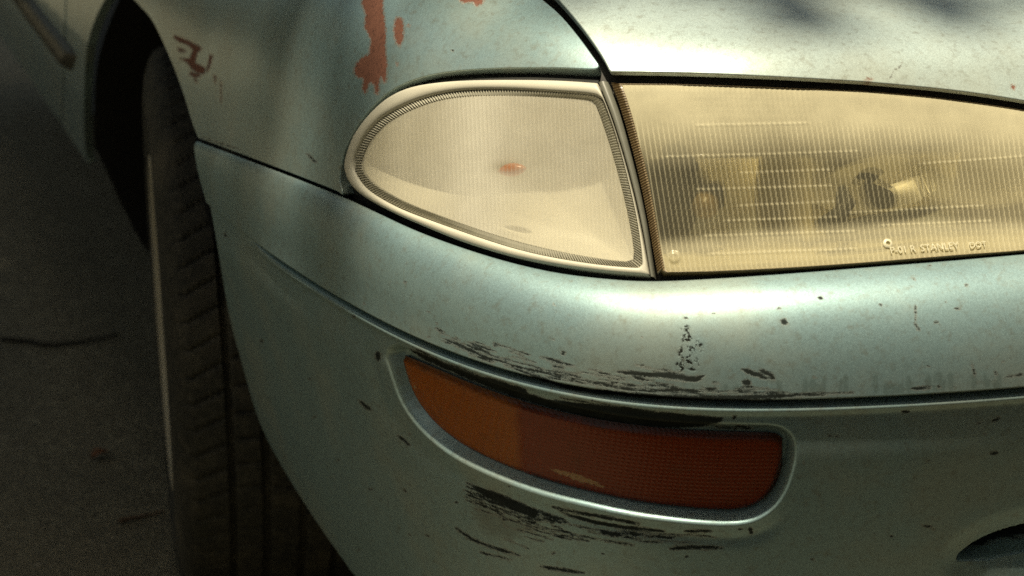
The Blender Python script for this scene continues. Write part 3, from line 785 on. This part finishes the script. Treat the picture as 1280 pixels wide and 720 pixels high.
def lens_like(name, tintc, hazec, hz):
    return lens_mat(name, tintc, hazec, .5, hz_attr=False, haze=hz, rough=.2)
m_edge = simple('lens_edge_plastic', (.46, .44, .355), .22, var=.3, scale=140)
toothed('ribbed_edge', CL_IN, CL_PANE, 560, m_edge, cl)
# fluted lens: upright ribs on a real grid
def lens_grid(name, poly, step, hfun, hazefun, mat, par, base_h=.0006):
    poly = densify(np.array(poly, float), 2.0)
    lo, hi = poly.min(0), poly.max(0); xs = np.arange(lo[0], hi[0], step[0])
    # column-wise grid: each column spans from the upper to the lower outline
    n_r = int((hi[1] - lo[1]) / step[1]); cols = []
    for x in xs:
        ys = []
        for i in range(len(poly)):
            a, b = poly[i], poly[(i + 1) % len(poly)]
            if (a[0] > x) != (b[0] > x): ys.append(a[1] + (b[1] - a[1]) * (x - a[0]) / (b[0] - a[0]))
        if len(ys) < 2: continue
        cols.append([(x, y) for y in np.linspace(min(ys), max(ys), n_r)])
    px = np.array(cols); nc, nr = px.shape[:2]; f = px.reshape(-1, 2)
    us_P, N = on_body(f, 0.0)
    P = us_P + N * (base_h + hfun(f))[:, None]
    G = P.reshape(nc, nr, 3)
    return big_grid(name, G, mat, par, attrs=dict(haze=hazefun(f)), flip=True)
def tri(x): return np.abs((x % 1.0) - .5) * 2
def cl_h(f):
    x, y = f[:, 0], f[:, 1]; xs = x - (y - 210) * .045
    r = np.sqrt(np.clip(1 - (((xs / 5.2) % 1.0) * 2 - 1) ** 2, 0, 1))
    band = .00034 * (.35 + .65 * np.exp(-((xs - 595) / 46.) ** 2) + .35 * sstep(700, 780, xs))
    steps = 0 * .0004 * sstep(-1, 1, (y - np.interp(x, [560, 700], [272, 287])) / 2.0) * np.where((x > 640) & (x < 705), 1, 0)
    return -band * r + steps
def cl_haze(f):
    x, y = f[:, 0], f[:, 1]
    ph = ((x - (y - 210) * .045) / 5.2) % 1.0
    return -.44 * np.exp(-((x - 633) / 17.) ** 2 - ((y - 209) / 7.) ** 2) + .14 * sstep(.32, .46, np.abs(ph - .5)) + .44 + .36 * np.exp(-((x - 595 + (y - 210) * .02) / 42.) ** 2) - .06 * sstep(640, 760, x) + .10 * sstep(270, 320, y)
lens_grid('lens', CL_PANE, (1.05, 5.0), cl_h, cl_haze, m_clens, cl)
# bowl reflector behind the lens
def bowl(name, poly, depth, shrink, mat, par, n=90, rows=7, ribs=0, centre=None, dirv=None):
    A = resample(np.array(poly, float), n, True); c = A.mean(0) if centre is None else np.array(centre, float)
    P0, N0 = on_body(A, -.001); Pc, Nc = on_body([c]); d = -Nc[0] if dirv is None else np.array(dirv, float)
    d = d / np.linalg.norm(d); R = []
    for k_ in range(rows):
        t = k_ / (rows - 1); sh = 1 - (1 - shrink) * t ** 1.6; dp = depth * math.sin(t * math.pi / 2)
        Q, Nq = on_body(c + (A - c) * sh, -.001)
        if dirv is None: R.append(Q - Nq * dp); continue
        R.append(Q + d * dp)
    V = np.concatenate(R + [R[-1].mean(0)[None]]); F = grid_faces(rows, n, True)
    last = (rows - 1) * n; F += [(last + i, last + (i + 1) % n, len(V) - 1) for i in range(n)]
    return mesh_obj(name, V, F, mat, par)
m_refl = simple('cream_reflector', (.88, .85, .74), .5, metal=.1, var=.2, scale=40)
bowl('reflector', CL_PANE, .045, .55, m_refl, cl, centre=(615, 215))
Pb, Nb = on_body([(634, 210)])
Vb, Fb = [], []
bc = Pb[0] - Nb[0] * .0070; ax = Vector(on_body([(644, 209)])[0][0] - on_body([(624, 211)])[0][0]).normalized()
V_, F_ = tube([bc + np.array(ax) * t for t in np.linspace(-.012, .012, 9)], [.001, .003, .0042, .005, .0052, .005, .0042, .003, .001], 12)
mesh_obj('bulb', V_, F_, m_bulb, cl)
# clear outer return of the lamp along the headlamp
ring('side_return', catmull([(748.5, 103.5), (765, 145), (780, 192), (793, 240), (804, 290), (813.5, 346)], 8),
     catmull([(760, 101.5), (774, 140), (787, 187), (799, 235), (809, 285), (818, 346.5)], 8),
     [(0, -.010), (0.02, .0008), (.3, .0016), (.6, .0012), (.95, -.001), (1, -.012)], m_greyp, cl, n=80, closed=False)

# ------------------------------------------------------------------ headlamp
hl = empty('headlamp', (0, 0, 0)); hl.parent = car; hl.matrix_parent_inverse = CARINV
hl['label'] = 'yellowed rectangular headlamp with fluted lens'
HL_L0 = catmull([(764, 104), (776, 137), (788, 178), (799, 222), (809, 270), (816, 310), (822, 343)], 8)
HL_L1 = catmull([(777, 107), (788, 137), (799, 178), (810, 222), (819, 270), (826, 310), (832, 340)], 8)
def strip_ribs(name, A, B, n, mat, par):
    A = resample(A, n); B = resample(B, n); rows = []
    for t, h, rib in [(0, -.008, 0), (.03, .0006, 1), (.35, .0014, 1), (.7, .0012, 1), (1.0, .0003, 1)]:
        k2 = np.clip(np.arange(n) - t * 3.0, 0, n - 1); Bs = np.stack([np.interp(k2, np.arange(n), B[:, q]) for q in (0, 1)], -1)
        As = np.stack([np.interp(k2, np.arange(n), A[:, q]) for q in (0, 1)], -1)
        rows.append(on_body(As * (1 - t) + Bs * t, h + rib * np.where(np.arange(n) % 2 == 0, .0010, -.0006))[0])
    return mesh_obj(name, np.concatenate(rows), [q[::-1] for q in grid_faces(5, n)], mat, par, smooth=False)
m_brown = simple('browned_lens_edge', (.26, .19, .10), .3, var=.35, scale=120)
strip_ribs('ribbed_edge', HL_L0, HL_L1, 150, m_brown, hl)
rowlines = [  # (x0, y0, x1, y1): steps between the rows of flutes
    (812, 197, 1075, 189), (925, 216, 1040, 212), (870, 237, 1040, 232), (922, 257, 1045, 252), (905, 276, 1048, 271), (880, 295, 1070, 289), (886, 318, 1070, 311),
    (870, 157, 1010, 154), (1060, 266, 1230, 257), (1100, 282, 1240, 276), (1150, 205, 1285, 195)]
def hl_h(f):
    x, y = f[:, 0], f[:, 1]; xs = x - (y - 220) * .16
    ph = xs / 6.4
    r = np.sqrt(np.clip(1 - ((ph % 1.0) * 2 - 1) ** 2, 0, 1))
    up = 1 - sstep(185, 205, y - (x - 900) * -.03)
    amp = .00068 * ((.25 + .75 * sstep(862, 880, xs) * (1 - sstep(1015, 1045, xs))) * up * .8
                    + (1 - up) * (sstep(885, 900, xs) * (1 - sstep(1045, 1060, xs)) + .9 * sstep(1130, 1160, xs) + .25))
    amp *= 1 - .5 * sstep(322, 336, y + (x - 900) * .07)
    h = -amp * r
    w2 = np.sin(ph * 2 * math.pi * .31 + y * .05) * .00018 * (1 - up) * (1 - sstep(900, 940, x)); h = h + w2
    for (x0, y0, x1, y1) in rowlines:
        yl = y0 + (y1 - y0) * (x - x0) / (x1 - x0); m = sstep(x0 - 4, x0 + 4, x) * (1 - sstep(x1 - 4, x1 + 4, x))
        h = h + m * .0004 * (.25 + .75 * r) * np.exp(-((y - yl) / 1.0) ** 2)
    d = np.hypot(x - 843, y - 322); h = h + .0012 * (1 - sstep(5, 9, d))
    return h
def hl_haze(f):
    x, y = f[:, 0], f[:, 1]
    ytop = np.interp(x, [766, 960, 1160, 1300, 1480], [104, 109, 121, 142, 215]); v = (y - ytop) / np.interp(x, [766, 1280, 1480], [235, 160, 90])
    low = np.interp(x, [780, 830, 925, 1000, 1060, 1110, 1160, 1200, 1300], [.22, .05, .08, .12, .08, .06, .13, .22, .28])
    h = .80 + (low - .80) * sstep(.12, .52, v + .02 * np.sin(x / 37.))
    h = h + (.62 - h) * sstep(.82, .93, v) * .8
    ph = ((x - (y - 220) * .16) / 6.4) % 1.0
    h = h + .34 * sstep(.34, .47, np.abs(ph - .5)) * sstep(.15, .3, v)
    for (x0, y0, x1, y1) in rowlines:
        yl = y0 + (y1 - y0) * (x - x0) / (x1 - x0); m = sstep(x0 - 4, x0 + 4, x) * (1 - sstep(x1 - 4, x1 + 4, x)); h = h + m * .42 * np.exp(-((y - yl) / 1.0) ** 2) * (np.abs(ph - .4) > .2)
    h = h + .1 * np.exp(-((y - ytop) / 7.) ** 2)
    return np.clip(h, .10, .95)
HLB = np.array(HL); 
def left_bound(y): return np.interp(y, HL_L1[:, 1], HL_L1[:, 0])
HL_PANE = catmull([(778, 106.5), (778, 106.5), (860, 107), (960, 110.5), (1060, 114.5), (1100, 117), (1160, 122.5), (1200, 127.5), (1240, 133), (1280, 139.5), (1330, 149.5), (1396, 169.5), (1455, 202), (1484, 245), (1465, 283), (1400, 300), (1280, 312.5),
              (1200, 318.5), (1100, 326.5), (1000, 333.5), (900, 338.5), (832, 340), (832, 340), (826, 310), (819, 270), (810, 222), (799, 178), (788, 137)], 8, True)
lens_grid('lens', HL_PANE, (1.28, 1.5), hl_h, hl_haze, m_hlens, hl)
# clear outer rim of the lens
ring('lens_rim', HL, HL_PANE, [(-.3, -.012), (0, -.002), (.3, .0004), (.7, .0012), (1.0, .0006)], m_brown, hl, n=260)
# housing box and the reflector bowls
m_house = simple('lamp_housing', (.84, .78, .60), .45, metal=.15, var=.3, scale=30)
bowl('housing', HL_PANE, .13, .86, m_house, hl, rows=6, dirv=(.10, .97, -.12))
fwd = Vector((-.12, -.985, .10)).normalized(); rgt = Vector((.97, -.13, 0)); rgt = (rgt - fwd * rgt.dot(fwd)).normalized(); upv = fwd.cross(rgt) * -1
if upv.z < 0: upv = -upv
def paraboloid(name, px, depth, hw, hh, dz, mat):
    """rectangular cut-out of a parabolic bowl with steps"""
    P, N = on_body([px]); c = Vector(P[0]) - fwd * depth
    n, m = 33, 21; V = []
    for j in range(m):
        for i in range(n):
            a = (i / (n - 1) * 2 - 1) * hw; b = (j / (m - 1) * 2 - 1) * hh
            r2 = a * a + b * b; V.append(c + rgt * a + upv * b + fwd * min(r2 / (4 * dz), depth * .92))
    o = mesh_obj(name, V, grid_faces(m, n), mat, hl); return c
for px, hwid in (((905, 268), .050), ((1140, 262), .062)):
    c = paraboloid('reflector', px, .085, hwid, .030, .030, m_chrome)
    # bulb with a dark cap on its holder
    hd = mesh_obj('bulb', *tube([c - fwd * .005, c + fwd * .012, c + fwd * .013, c + fwd * .040, c + fwd * .046], [.017, .017, .010, .009, .002], 18), m_black, hl)
    if px[0] < 1000: mesh_obj('bulb_shade', *tube([c + fwd * .030, c + fwd * .034, c + fwd * .050, c + fwd * .056], [.008, .0095, .0095, .004], 20), m_brown, hl)
# dark partition between and under the bowls
def slab(px, depth, w, h, t, mat, name):
    P, N = on_body([px]); c = Vector(P[0]) - fwd * depth; V = []
    for s1 in (-1, 1):
        for s2 in (-1, 1):
            for s3 in (-1, 1): V.append(c + rgt * (w * s1) + upv * (h * s2) + fwd * (t * s3))
    F = [(0, 1, 3, 2), (4, 6, 7, 5), (0, 4, 5, 1), (2, 3, 7, 6), (0, 2, 6, 4), (1, 5, 7, 3)]
    return mesh_obj(name, V, F, mat, hl, smooth=False)
def bracket(px, pts, rad, mat, name):
    P, N = on_body([px]); c = Vector(P[0]); return mesh_obj(name, *tube([c - fwd * d + rgt * a + upv * b for a, b, d in pts], rad, 14), mat, hl)
bracket((872, 250), [(-.004, -.034, .070), (-.003, -.018, .052), (.0, .0, .046), (.004, .016, .052), (.006, .026, .066)], [.020, .021, .019, .016, .009], m_black, 'bulb_holder')
bracket((905, 262), [(-.03, -.002, .060), (.0, .0, .050), (.016, .001, .050)], [.013, .012, .010], m_black, 'bulb_holder')
bracket((1092, 262), [(-.034, -.014, .024), (-.018, -.008, .020), (-.012, .002, .022), (-.012, .012, .03)], [.004, .0075, .0075, .003], m_black, 'bulb_holder')
bracket((1105, 284), [(-.035, -.004, .022), (.0, .0, .020), (.03, .003, .022), (.055, .005, .026)], [.004, .0055, .005, .002], m_black, 'bulb_holder')
def flank(px, depth, w, h, tilt):
    P, N = on_body([px]); c = Vector(P[0]) - fwd * depth; e = upv * math.cos(tilt) - fwd * math.sin(tilt); nz = fwd * math.cos(tilt) + upv * math.sin(tilt); V = []
    for j in range(13):
        for i in range(25):
            a, b = i / 12 - 1, j / 6 - 1; V.append(c + rgt * (a * w) + e * (b * h * (1 - .35 * abs(a) ** 2)) - nz * (.014 * (1 - a * a) * (1 - .5 * b * b)))
    return mesh_obj('reflector', V, grid_faces(13, 25), m_flank, hl)  # added plate tilted to catch the sun, makes the bright spot in the lamp
m_flank = simple('sun_catch_plate', (.95, .92, .82), .34, metal=.6, var=.08)
flank((1120, 238), .050, .048, .026, math.radians(46))
flank((1270, 226), .050, .055, .030, math.radians(46))
slab((1040, 262), .060, .003, .030, .018, m_house, 'partition')
# raised maker's marks low on the lens
def raised_text(txt, px, size, slope):
    cu = bpy.data.curves.new('lettering', 'FONT'); cu.body = txt; cu.size = size; cu.extrude = .0003; cu.align_x = 'LEFT'
    ob = bpy.data.objects.new('tmp', cu); col.objects.link(ob)
    dg = bpy.context.evaluated_depsgraph_get(); me = bpy.data.meshes.new_from_object(ob.evaluated_get(dg))
    bpy.data.objects.remove(ob)
    P, N = on_body([px, (px[0] + 40, px[1] + 40 * slope)], .0017); n_ = Vector(N[0]); x = Vector(P[1] - P[0]).normalized(); y = n_.cross(x).normalized()
    x = y.cross(n_).normalized()
    mt = Matrix((x, y, n_)).transposed().to_4x4(); mt.translation = Vector(P[0]); me.transform(mt); me.materials.clear(); me.materials.append(m_letter)
    o = bpy.data.objects.new('lettering', me); col.objects.link(o); o.parent = hl; return o
m_letter = simple('moulded_letters', (.86, .80, .58), .4, var=.3, scale=400)
raised_text('P-01 R', (1112, 318), .0072, -.075)
raised_text('STANLEY', (1150, 315), .0072, -.075)
raised_text('DOT', (1211, 311), .0062, -.075)
P, N = on_body([(1109, 305)], .0012)
cn = Vector(N[0]); t1 = cn.cross(Vector((0, 0, 1))).normalized(); t2 = cn.cross(t1)
mesh_obj('emblem', [Vector(P[0]) + (t1 * math.cos(a) + t2 * math.sin(a)) * r_ + cn * (.0008 if r_ < .003 else 0) for r_ in (.0036, .0028, .0016) for a in np.linspace(0, 2 * math.pi, 20, endpoint=False)],
         grid_faces(3, 20, True), m_letter, hl)

# ------------------------------------------------------------------ turn signal in the bumper
ts = empty('turn_signal', (0, 0, 0)); ts.parent = car; ts.matrix_parent_inverse = CARINV
ts['label'] = 'amber turn signal sunk in the bumper'
# bumper skin lookup for the lens
_lu = np.arange(3.5, PS[-1] - .3, .004); _lzz = np.arange(.34, .60, .004)
LU, LZ = np.meshgrid(_lu, _lzz, indexing='ij'); lo_ = o_low(LZ.ravel()) - .0095
_lp = np.concatenate([plan_xy(LU.ravel()) + plan_dir(LU.ravel()) * lo_[:, None], LZ.ravel()[:, None]], 1)
LBV = BVHTree.FromPolygons([tuple(p) for p in _lp], grid_faces(len(_lu), len(_lzz)))
def on_low(px):
    return np.array([LBV.ray_cast(Vector(CO), Vector(ray(x, y)).normalized())[0][:] for x, y in px])
cols = []; tp = densify(TS, 2.0)
for x in np.arange(498, 981, 3.0):
    ys = []
    for i in range(len(tp)):
        a, b = tp[i], tp[(i + 1) % len(tp)]
        if (a[0] > x) != (b[0] > x): ys.append(a[1] + (b[1] - a[1]) * (x - a[0]) / (b[0] - a[0]))
    if len(ys) >= 2: cols.append([(x, y) for y in np.linspace(min(ys) - .5, max(ys) + .5, 33)])
tpx = np.array(cols); f = tpx.reshape(-1, 2)
# coarse evaluation then smooth upsampling is enough for so plain a face
P = on_low(f)
sdl = -sdist(f, TS); n_in = np.array([.45, .85, .1]); n_in /= np.linalg.norm(n_in)
P = P + (n_in * .004) * (1 - sstep(0, 7, sdl))[:, None]
xs = f[:, 0]; zone = sstep(641, 657, xs - (f[:, 1] - 560) * .06)
P = P + n_in * (.0009 * np.exp(-((xs - 649 - (f[:, 1] - 560) * .06) / 2.5) ** 2))[:, None]
scr = marks(f, [([(688, 587), (706, 592), (722, 596), (740, 603), (756, 609)], 3.2), ([(710, 594), (735, 602)], 3.5), ([(517, 483), (520, 485)], 2.4)])
big_grid('lens', P.reshape(*tpx.shape[:2], 3), m_amber, ts, attrs=dict(zone=zone, scratch=scr, rim=sdl), flip=True)

# ------------------------------------------------------------------ wheel
WC = Vector((.360 + .119, 2.075, GZ + .352)); R_T, W_T = .305, .19
STEER = math.radians(8.7)
wheel = empty('wheel', (0, 0, 0)); wheel.parent = car; wheel.matrix_parent_inverse = CARINV
cs, sn = math.cos(STEER), math.sin(STEER)
def wl(a, ang, r):                   # axle coordinate a (outward negative), angle, radius
    x = a * 1.25; y = -math.cos(ang) * r * 1.154; z = math.sin(ang) * r * 1.154
    return (WC.x + x * cs + y * sn, WC.y - x * sn + y * cs, WC.z + z)
prof = [(-.072, .185), (-.080, .192), (-.088, .205), (-.0945, .225), (-.0955, .245), (-.093, .265), (-.0885, .281), (-.083, .291), (-.076, .2965)]
tread = [(a, .2965 + .0085 * (1 - (abs(a) / .076) ** 2.2)) for a in np.linspace(-.075, .075, 101)]
full = prof + tread + [(-a, r) for a, r in prof[::-1]]
NA = 720; fa = np.array(full); ANG, A_ = np.meshgrid(np.arange(NA) * 2 * math.pi / NA, fa[:, 0], indexing='ij'); R_ = np.broadcast_to(fa[:, 1], A_.shape)
D_ = np.zeros_like(A_)
for g_, wd in ((-.046, .0034), (-.016, .0042), (.016, .0042), (.046, .0034)): D_ = np.maximum(D_, .0075 * (1 - sstep(wd * .6, wd, np.abs(A_ - g_))))
sh_ = np.abs(A_) > .046
s_ = (ANG / (2 * math.pi) * 72 + (np.abs(A_) / .075) ** 2 * .9 + np.where(sh_, 0, .35 + A_ * 9)) % 1.0; wdt = np.where(sh_, .075, .055)
D_ = np.maximum(D_, .0040 * (1 - np.clip((np.abs(s_ - .5) - wdt * .6) / (wdt * .4), 0, 1)))
D_ *= (R_ > .29) & (np.abs(A_) <= .0785)
RR = R_ - D_; yy = -np.cos(ANG) * RR
A_ = A_ * 1.25; yy = yy * 1.154; RR = RR * 1.154
V = np.stack([WC.x + A_ * cs + yy * sn, WC.y - A_ * sn + yy * cs, WC.z + np.sin(ANG) * RR], -1).reshape(-1, 3)
nf = len(full)
mesh_obj('tyre', V, [q[::-1] for q in grid_faces(NA, nf, False, True)], m_tyre, wheel)
hubp = [(-.070, .190), (-.080, .1885), (-.089, .186), (-.0935, .180), (-.094, .172), (-.091, .166), (-.086, .160), (-.080, .13), (-.082, .09), (-.090, .05), (-.092, .02), (-.092, .0005)]
V = [wl(a, 2 * math.pi * i / 96, r) for i in range(96) for a, r in hubp]
mesh_obj('hubcap', np.array(V), [q[::-1] for q in grid_faces(96, len(hubp), False, True)], m_hub, wheel)

# wheel opening liner, floor and inner structure (dark)
liner_c = (2.075, .34); V = []; nl = 48
for i in range(nl):
    for x, ze in ((.352, .45), (.36, .43), (.385, .36), (.41, .30), (.45, .24), (.60, .20), (.74, .20)):
        a1 = math.pi - math.asin((ze - liner_c[1]) / (.415 * .93)); a = -.12 * math.pi + (a1 + .12 * math.pi) * i / (nl - 1)
        x_ = x + .085 * (1 - float(sstep(.25, .56, liner_c[1] + math.sin(a) * .386))) * (math.cos(a) > 0)
        x_ += .016 * float(sstep(.55, .70, liner_c[1] + math.sin(a) * .386))
        V.append((x_, liner_c[0] - math.cos(a) * .405, liner_c[1] + math.sin(a) * .415 * .93))
part(mesh_obj('wheel_arch_liner', V, grid_faces(nl, 7), m_liner, car))
part(mesh_obj('inner_wing', *boxm((.735, 1.30, .22), (.76, 2.6, .74)), m_liner, car, smooth=False))
part(mesh_obj('floor_pan', *boxm((.47, 2.40, .26), (1.95, 5.6, .33)), m_liner, car, smooth=False))
part(mesh_obj('engine_tray', *boxm((.75, 1.25, .22), (1.95, 2.42, .30)), m_liner, car, smooth=False))

# ------------------------------------------------------------------ litter on the asphalt
def ground_at(x, y):
    d = ray(x, y); t = (GZ - CAM_H) / d[2]; return CO + d * t
def twig(pix, r0, label, mat=None):
    p = [ground_at(x, y) + np.array([0, 0, r0 * 1.0 + rng.uniform(0, .002)]) for x, y in catmull(pix, 6)]
    o = mesh_obj('twig', *tube(p, list(np.linspace(r0, r0 * .45, len(p))), 6), mat or m_bark); o['label'] = label; o['category'] = 'twig'; return o
twig([(2, 427), (30, 429), (62, 434), (95, 431), (128, 426), (150, 420)], .0045, 'long dark twig lying on the asphalt beside the car', m_dark)
twig([(149, 655), (166, 651), (185, 647), (206, 642)], .0032, 'short brown twig lying against the front tyre')
def leaf(px, size, rot, label):
    c = ground_at(*px); V = []; n = 9
    for i in range(n):
        t = i / (n - 1); w = size * .33 * math.sin(math.pi * min(1, t * .95 + .03)) ** .8
        for s_ in (-1, 0, 1):
            x = (t - .5) * size; y = s_ * w; V.append((c[0] + x * math.cos(rot) - y * math.sin(rot), c[1] + x * math.sin(rot) + y * math.cos(rot), GZ + .004 + abs(s_) * .006 + .006 * math.sin(t * 3)))
    o = mesh_obj('dry_leaf', V, grid_faces(n, 3), m_leafdry); o['label'] = label; o['category'] = 'leaf'
    so = o.modifiers.new('thickness', 'SOLIDIFY'); so.thickness = .0006
leaf((125, 575), .030, .5, 'small reddish dry leaf lying on the asphalt')
def pebble(px, r_, label):
    bm = bmesh.new(); bmesh.ops.create_icosphere(bm, subdivisions=2, radius=r_)
    for v in bm.verts: v.co *= 1 + .35 * mnoise.noise(v.co * 120 + Vector((px[0], px[1], 0))); v.co.z *= .6
    c = ground_at(*px); me = bpy.data.meshes.new('pebble'); bmesh.ops.translate(bm, verts=bm.verts, vec=Vector((c[0], c[1], GZ + r_ * .45))); bm.to_mesh(me); bm.free()
    me.materials.append(m_stone); o = bpy.data.objects.new('pebble', me); col.objects.link(o)
    o['label'] = label; o['category'] = 'pebble'; o['group'] = 'grit on the asphalt'
for px, r_ in (((35, 500), .004), ((27, 562), .0045), ((124, 573), .0045), ((48, 708), .004), ((90, 610), .003), ((160, 480), .003), ((12, 660), .0035)):
    pebble(px, r_, 'tiny pale pebble lying on the asphalt')

# ------------------------------------------------------------------ the trees the car is parked under (outside the frame: they shade the asphalt and show in the paint)
def leaf_mat():
    t = NT('leaf_green'); n = t.noise(3, 3); g = t.n('ObjectInfo')
    c = t.mix(n, (.035, .060, .018), (.085, .115, .035))
    df = t.n('BsdfDiffuse'); tl = t.n('BsdfTranslucent'); t.set(df.inputs[0], c); t.set(tl.inputs[0], c)
    return t.done(t.mixs(.3, df.outputs[0], tl.outputs[0]))
m_leaf = leaf_mat()
def crown_mesh(n, rad, size, seed):
    r = np.random.default_rng(seed); d = r.normal(size=(n, 3)); d /= np.linalg.norm(d, axis=1, keepdims=True)
    rr = r.uniform(.25, 1, n) ** .5; lump = np.array([.78 + .3 * mnoise.noise(Vector(v * 2.2)) for v in d])
    c = d * (rr * lump)[:, None] * np.array(rad)
    a = r.normal(size=(n, 3)); a /= np.linalg.norm(a, axis=1, keepdims=True); b = np.cross(a, r.normal(size=(n, 3))); b /= np.linalg.norm(b, axis=1, keepdims=True)
    sz = size * r.uniform(.6, 1.4, (n, 1)); a = a * sz; b = b * sz * .55
    V = np.stack([c - a, c + b, c + a, c - b], 1).reshape(-1, 3)
    me = bpy.data.meshes.new('crown'); me.from_pydata(V.tolist(), [], [(4 * i, 4 * i + 1, 4 * i + 2, 4 * i + 3) for i in range(n)]); me.materials.append(m_leaf); return me
cm_big = crown_mesh(17000, (2.6, 2.1, 1.5), .085, 3); cm_low = crown_mesh(6000, (1.7, 1.5, 1.5), .085, 5)
def tree(base, crown_at, label, cm, scale=(1, 1, 1), rz=0):
    e = empty('tree', base); tag(e, label, 'tree', 'trees around the parked car')
    b = Vector(base); c = Vector(crown_at) - b
    pts = [Vector((0, 0, -.05)), Vector((0, 0, c.z * .3)), c * .55 + Vector((0, 0, c.z * .1)), c + Vector((0, 0, .3))]
    V, F = tube([tuple(p) for p in catmull([tuple(p) for p in pts], 5)], list(np.linspace(.16, .05, 16)), 10)
    for k_ in range(5):
        a = k_ * 1.3; V2, F2 = tube([c * .6, c * .8 + Vector((math.cos(a) * .5, math.sin(a) * .5, .15)), c + Vector((math.cos(a) * 1.4, math.sin(a) * 1.2, .25))], [.05, .035, .012], 7)
        o_ = len(V); V = V + V2; F = F + [tuple(q + o_ for q in f_) for f_ in F2]
    mesh_obj('trunk', [tuple(v) for v in V], F, m_bark, e)
    o = bpy.data.objects.new('crown', cm); col.objects.link(o); o.parent = e; o.location = c; o.scale = scale; o.rotation_euler = (0, 0, rz)
tree((-2.6, -3.2, 0), (-.6, -1.6, 4.2), 'leafy tree whose crown shades the asphalt before the bumper', cm_big)
tree((-3.0, 4.6, 0), (-.8, 2.9, 4.3), 'leafy tree spreading over the back of the car', cm_big, rz=2.0)
tree((-3.6, 8.6, 0), (-.3, 6.1, 4.3), 'leafy tree spreading beside the rear of the car', cm_big, rz=4.1)
tree((4.4, -2.6, 0), (2.6, -1.5, 4.3), 'leafy tree spreading over the asphalt before the headlamp', cm_big, rz=1.2)
cm_sprig = crown_mesh(110, (.42, .26, .2), .06, 9)
host = bpy.data.objects['tree.001']
for i_, (x, y, z) in enumerate(((.28, .81, 4.0), (.69, .73, 4.1))):
    o = bpy.data.objects.new('twig_leaves', cm_sprig); col.objects.link(o); o.parent = host; o.location = Vector((x, y, z)) - host.location; o.rotation_euler = (0, 0, i_ * 2.1)
for bx, by, sc in ((-3.2, -2.6, 1.0), (-.6, -4.2, 1.1), (-4.2, .6, 1.05), (-4.6, 3.8, 1.2), (3.0, -4.2, 1.3), (-4.0, 7.4, 1.3), (5.4, -1.0, 1.3), (1.3, -4.6, 1.3)):
    tree((bx, by, 0), (bx, by, 1.55 * sc), 'low bushy tree with foliage down to the ground', cm_low, (sc, sc, sc), rz=bx * 2 + by)
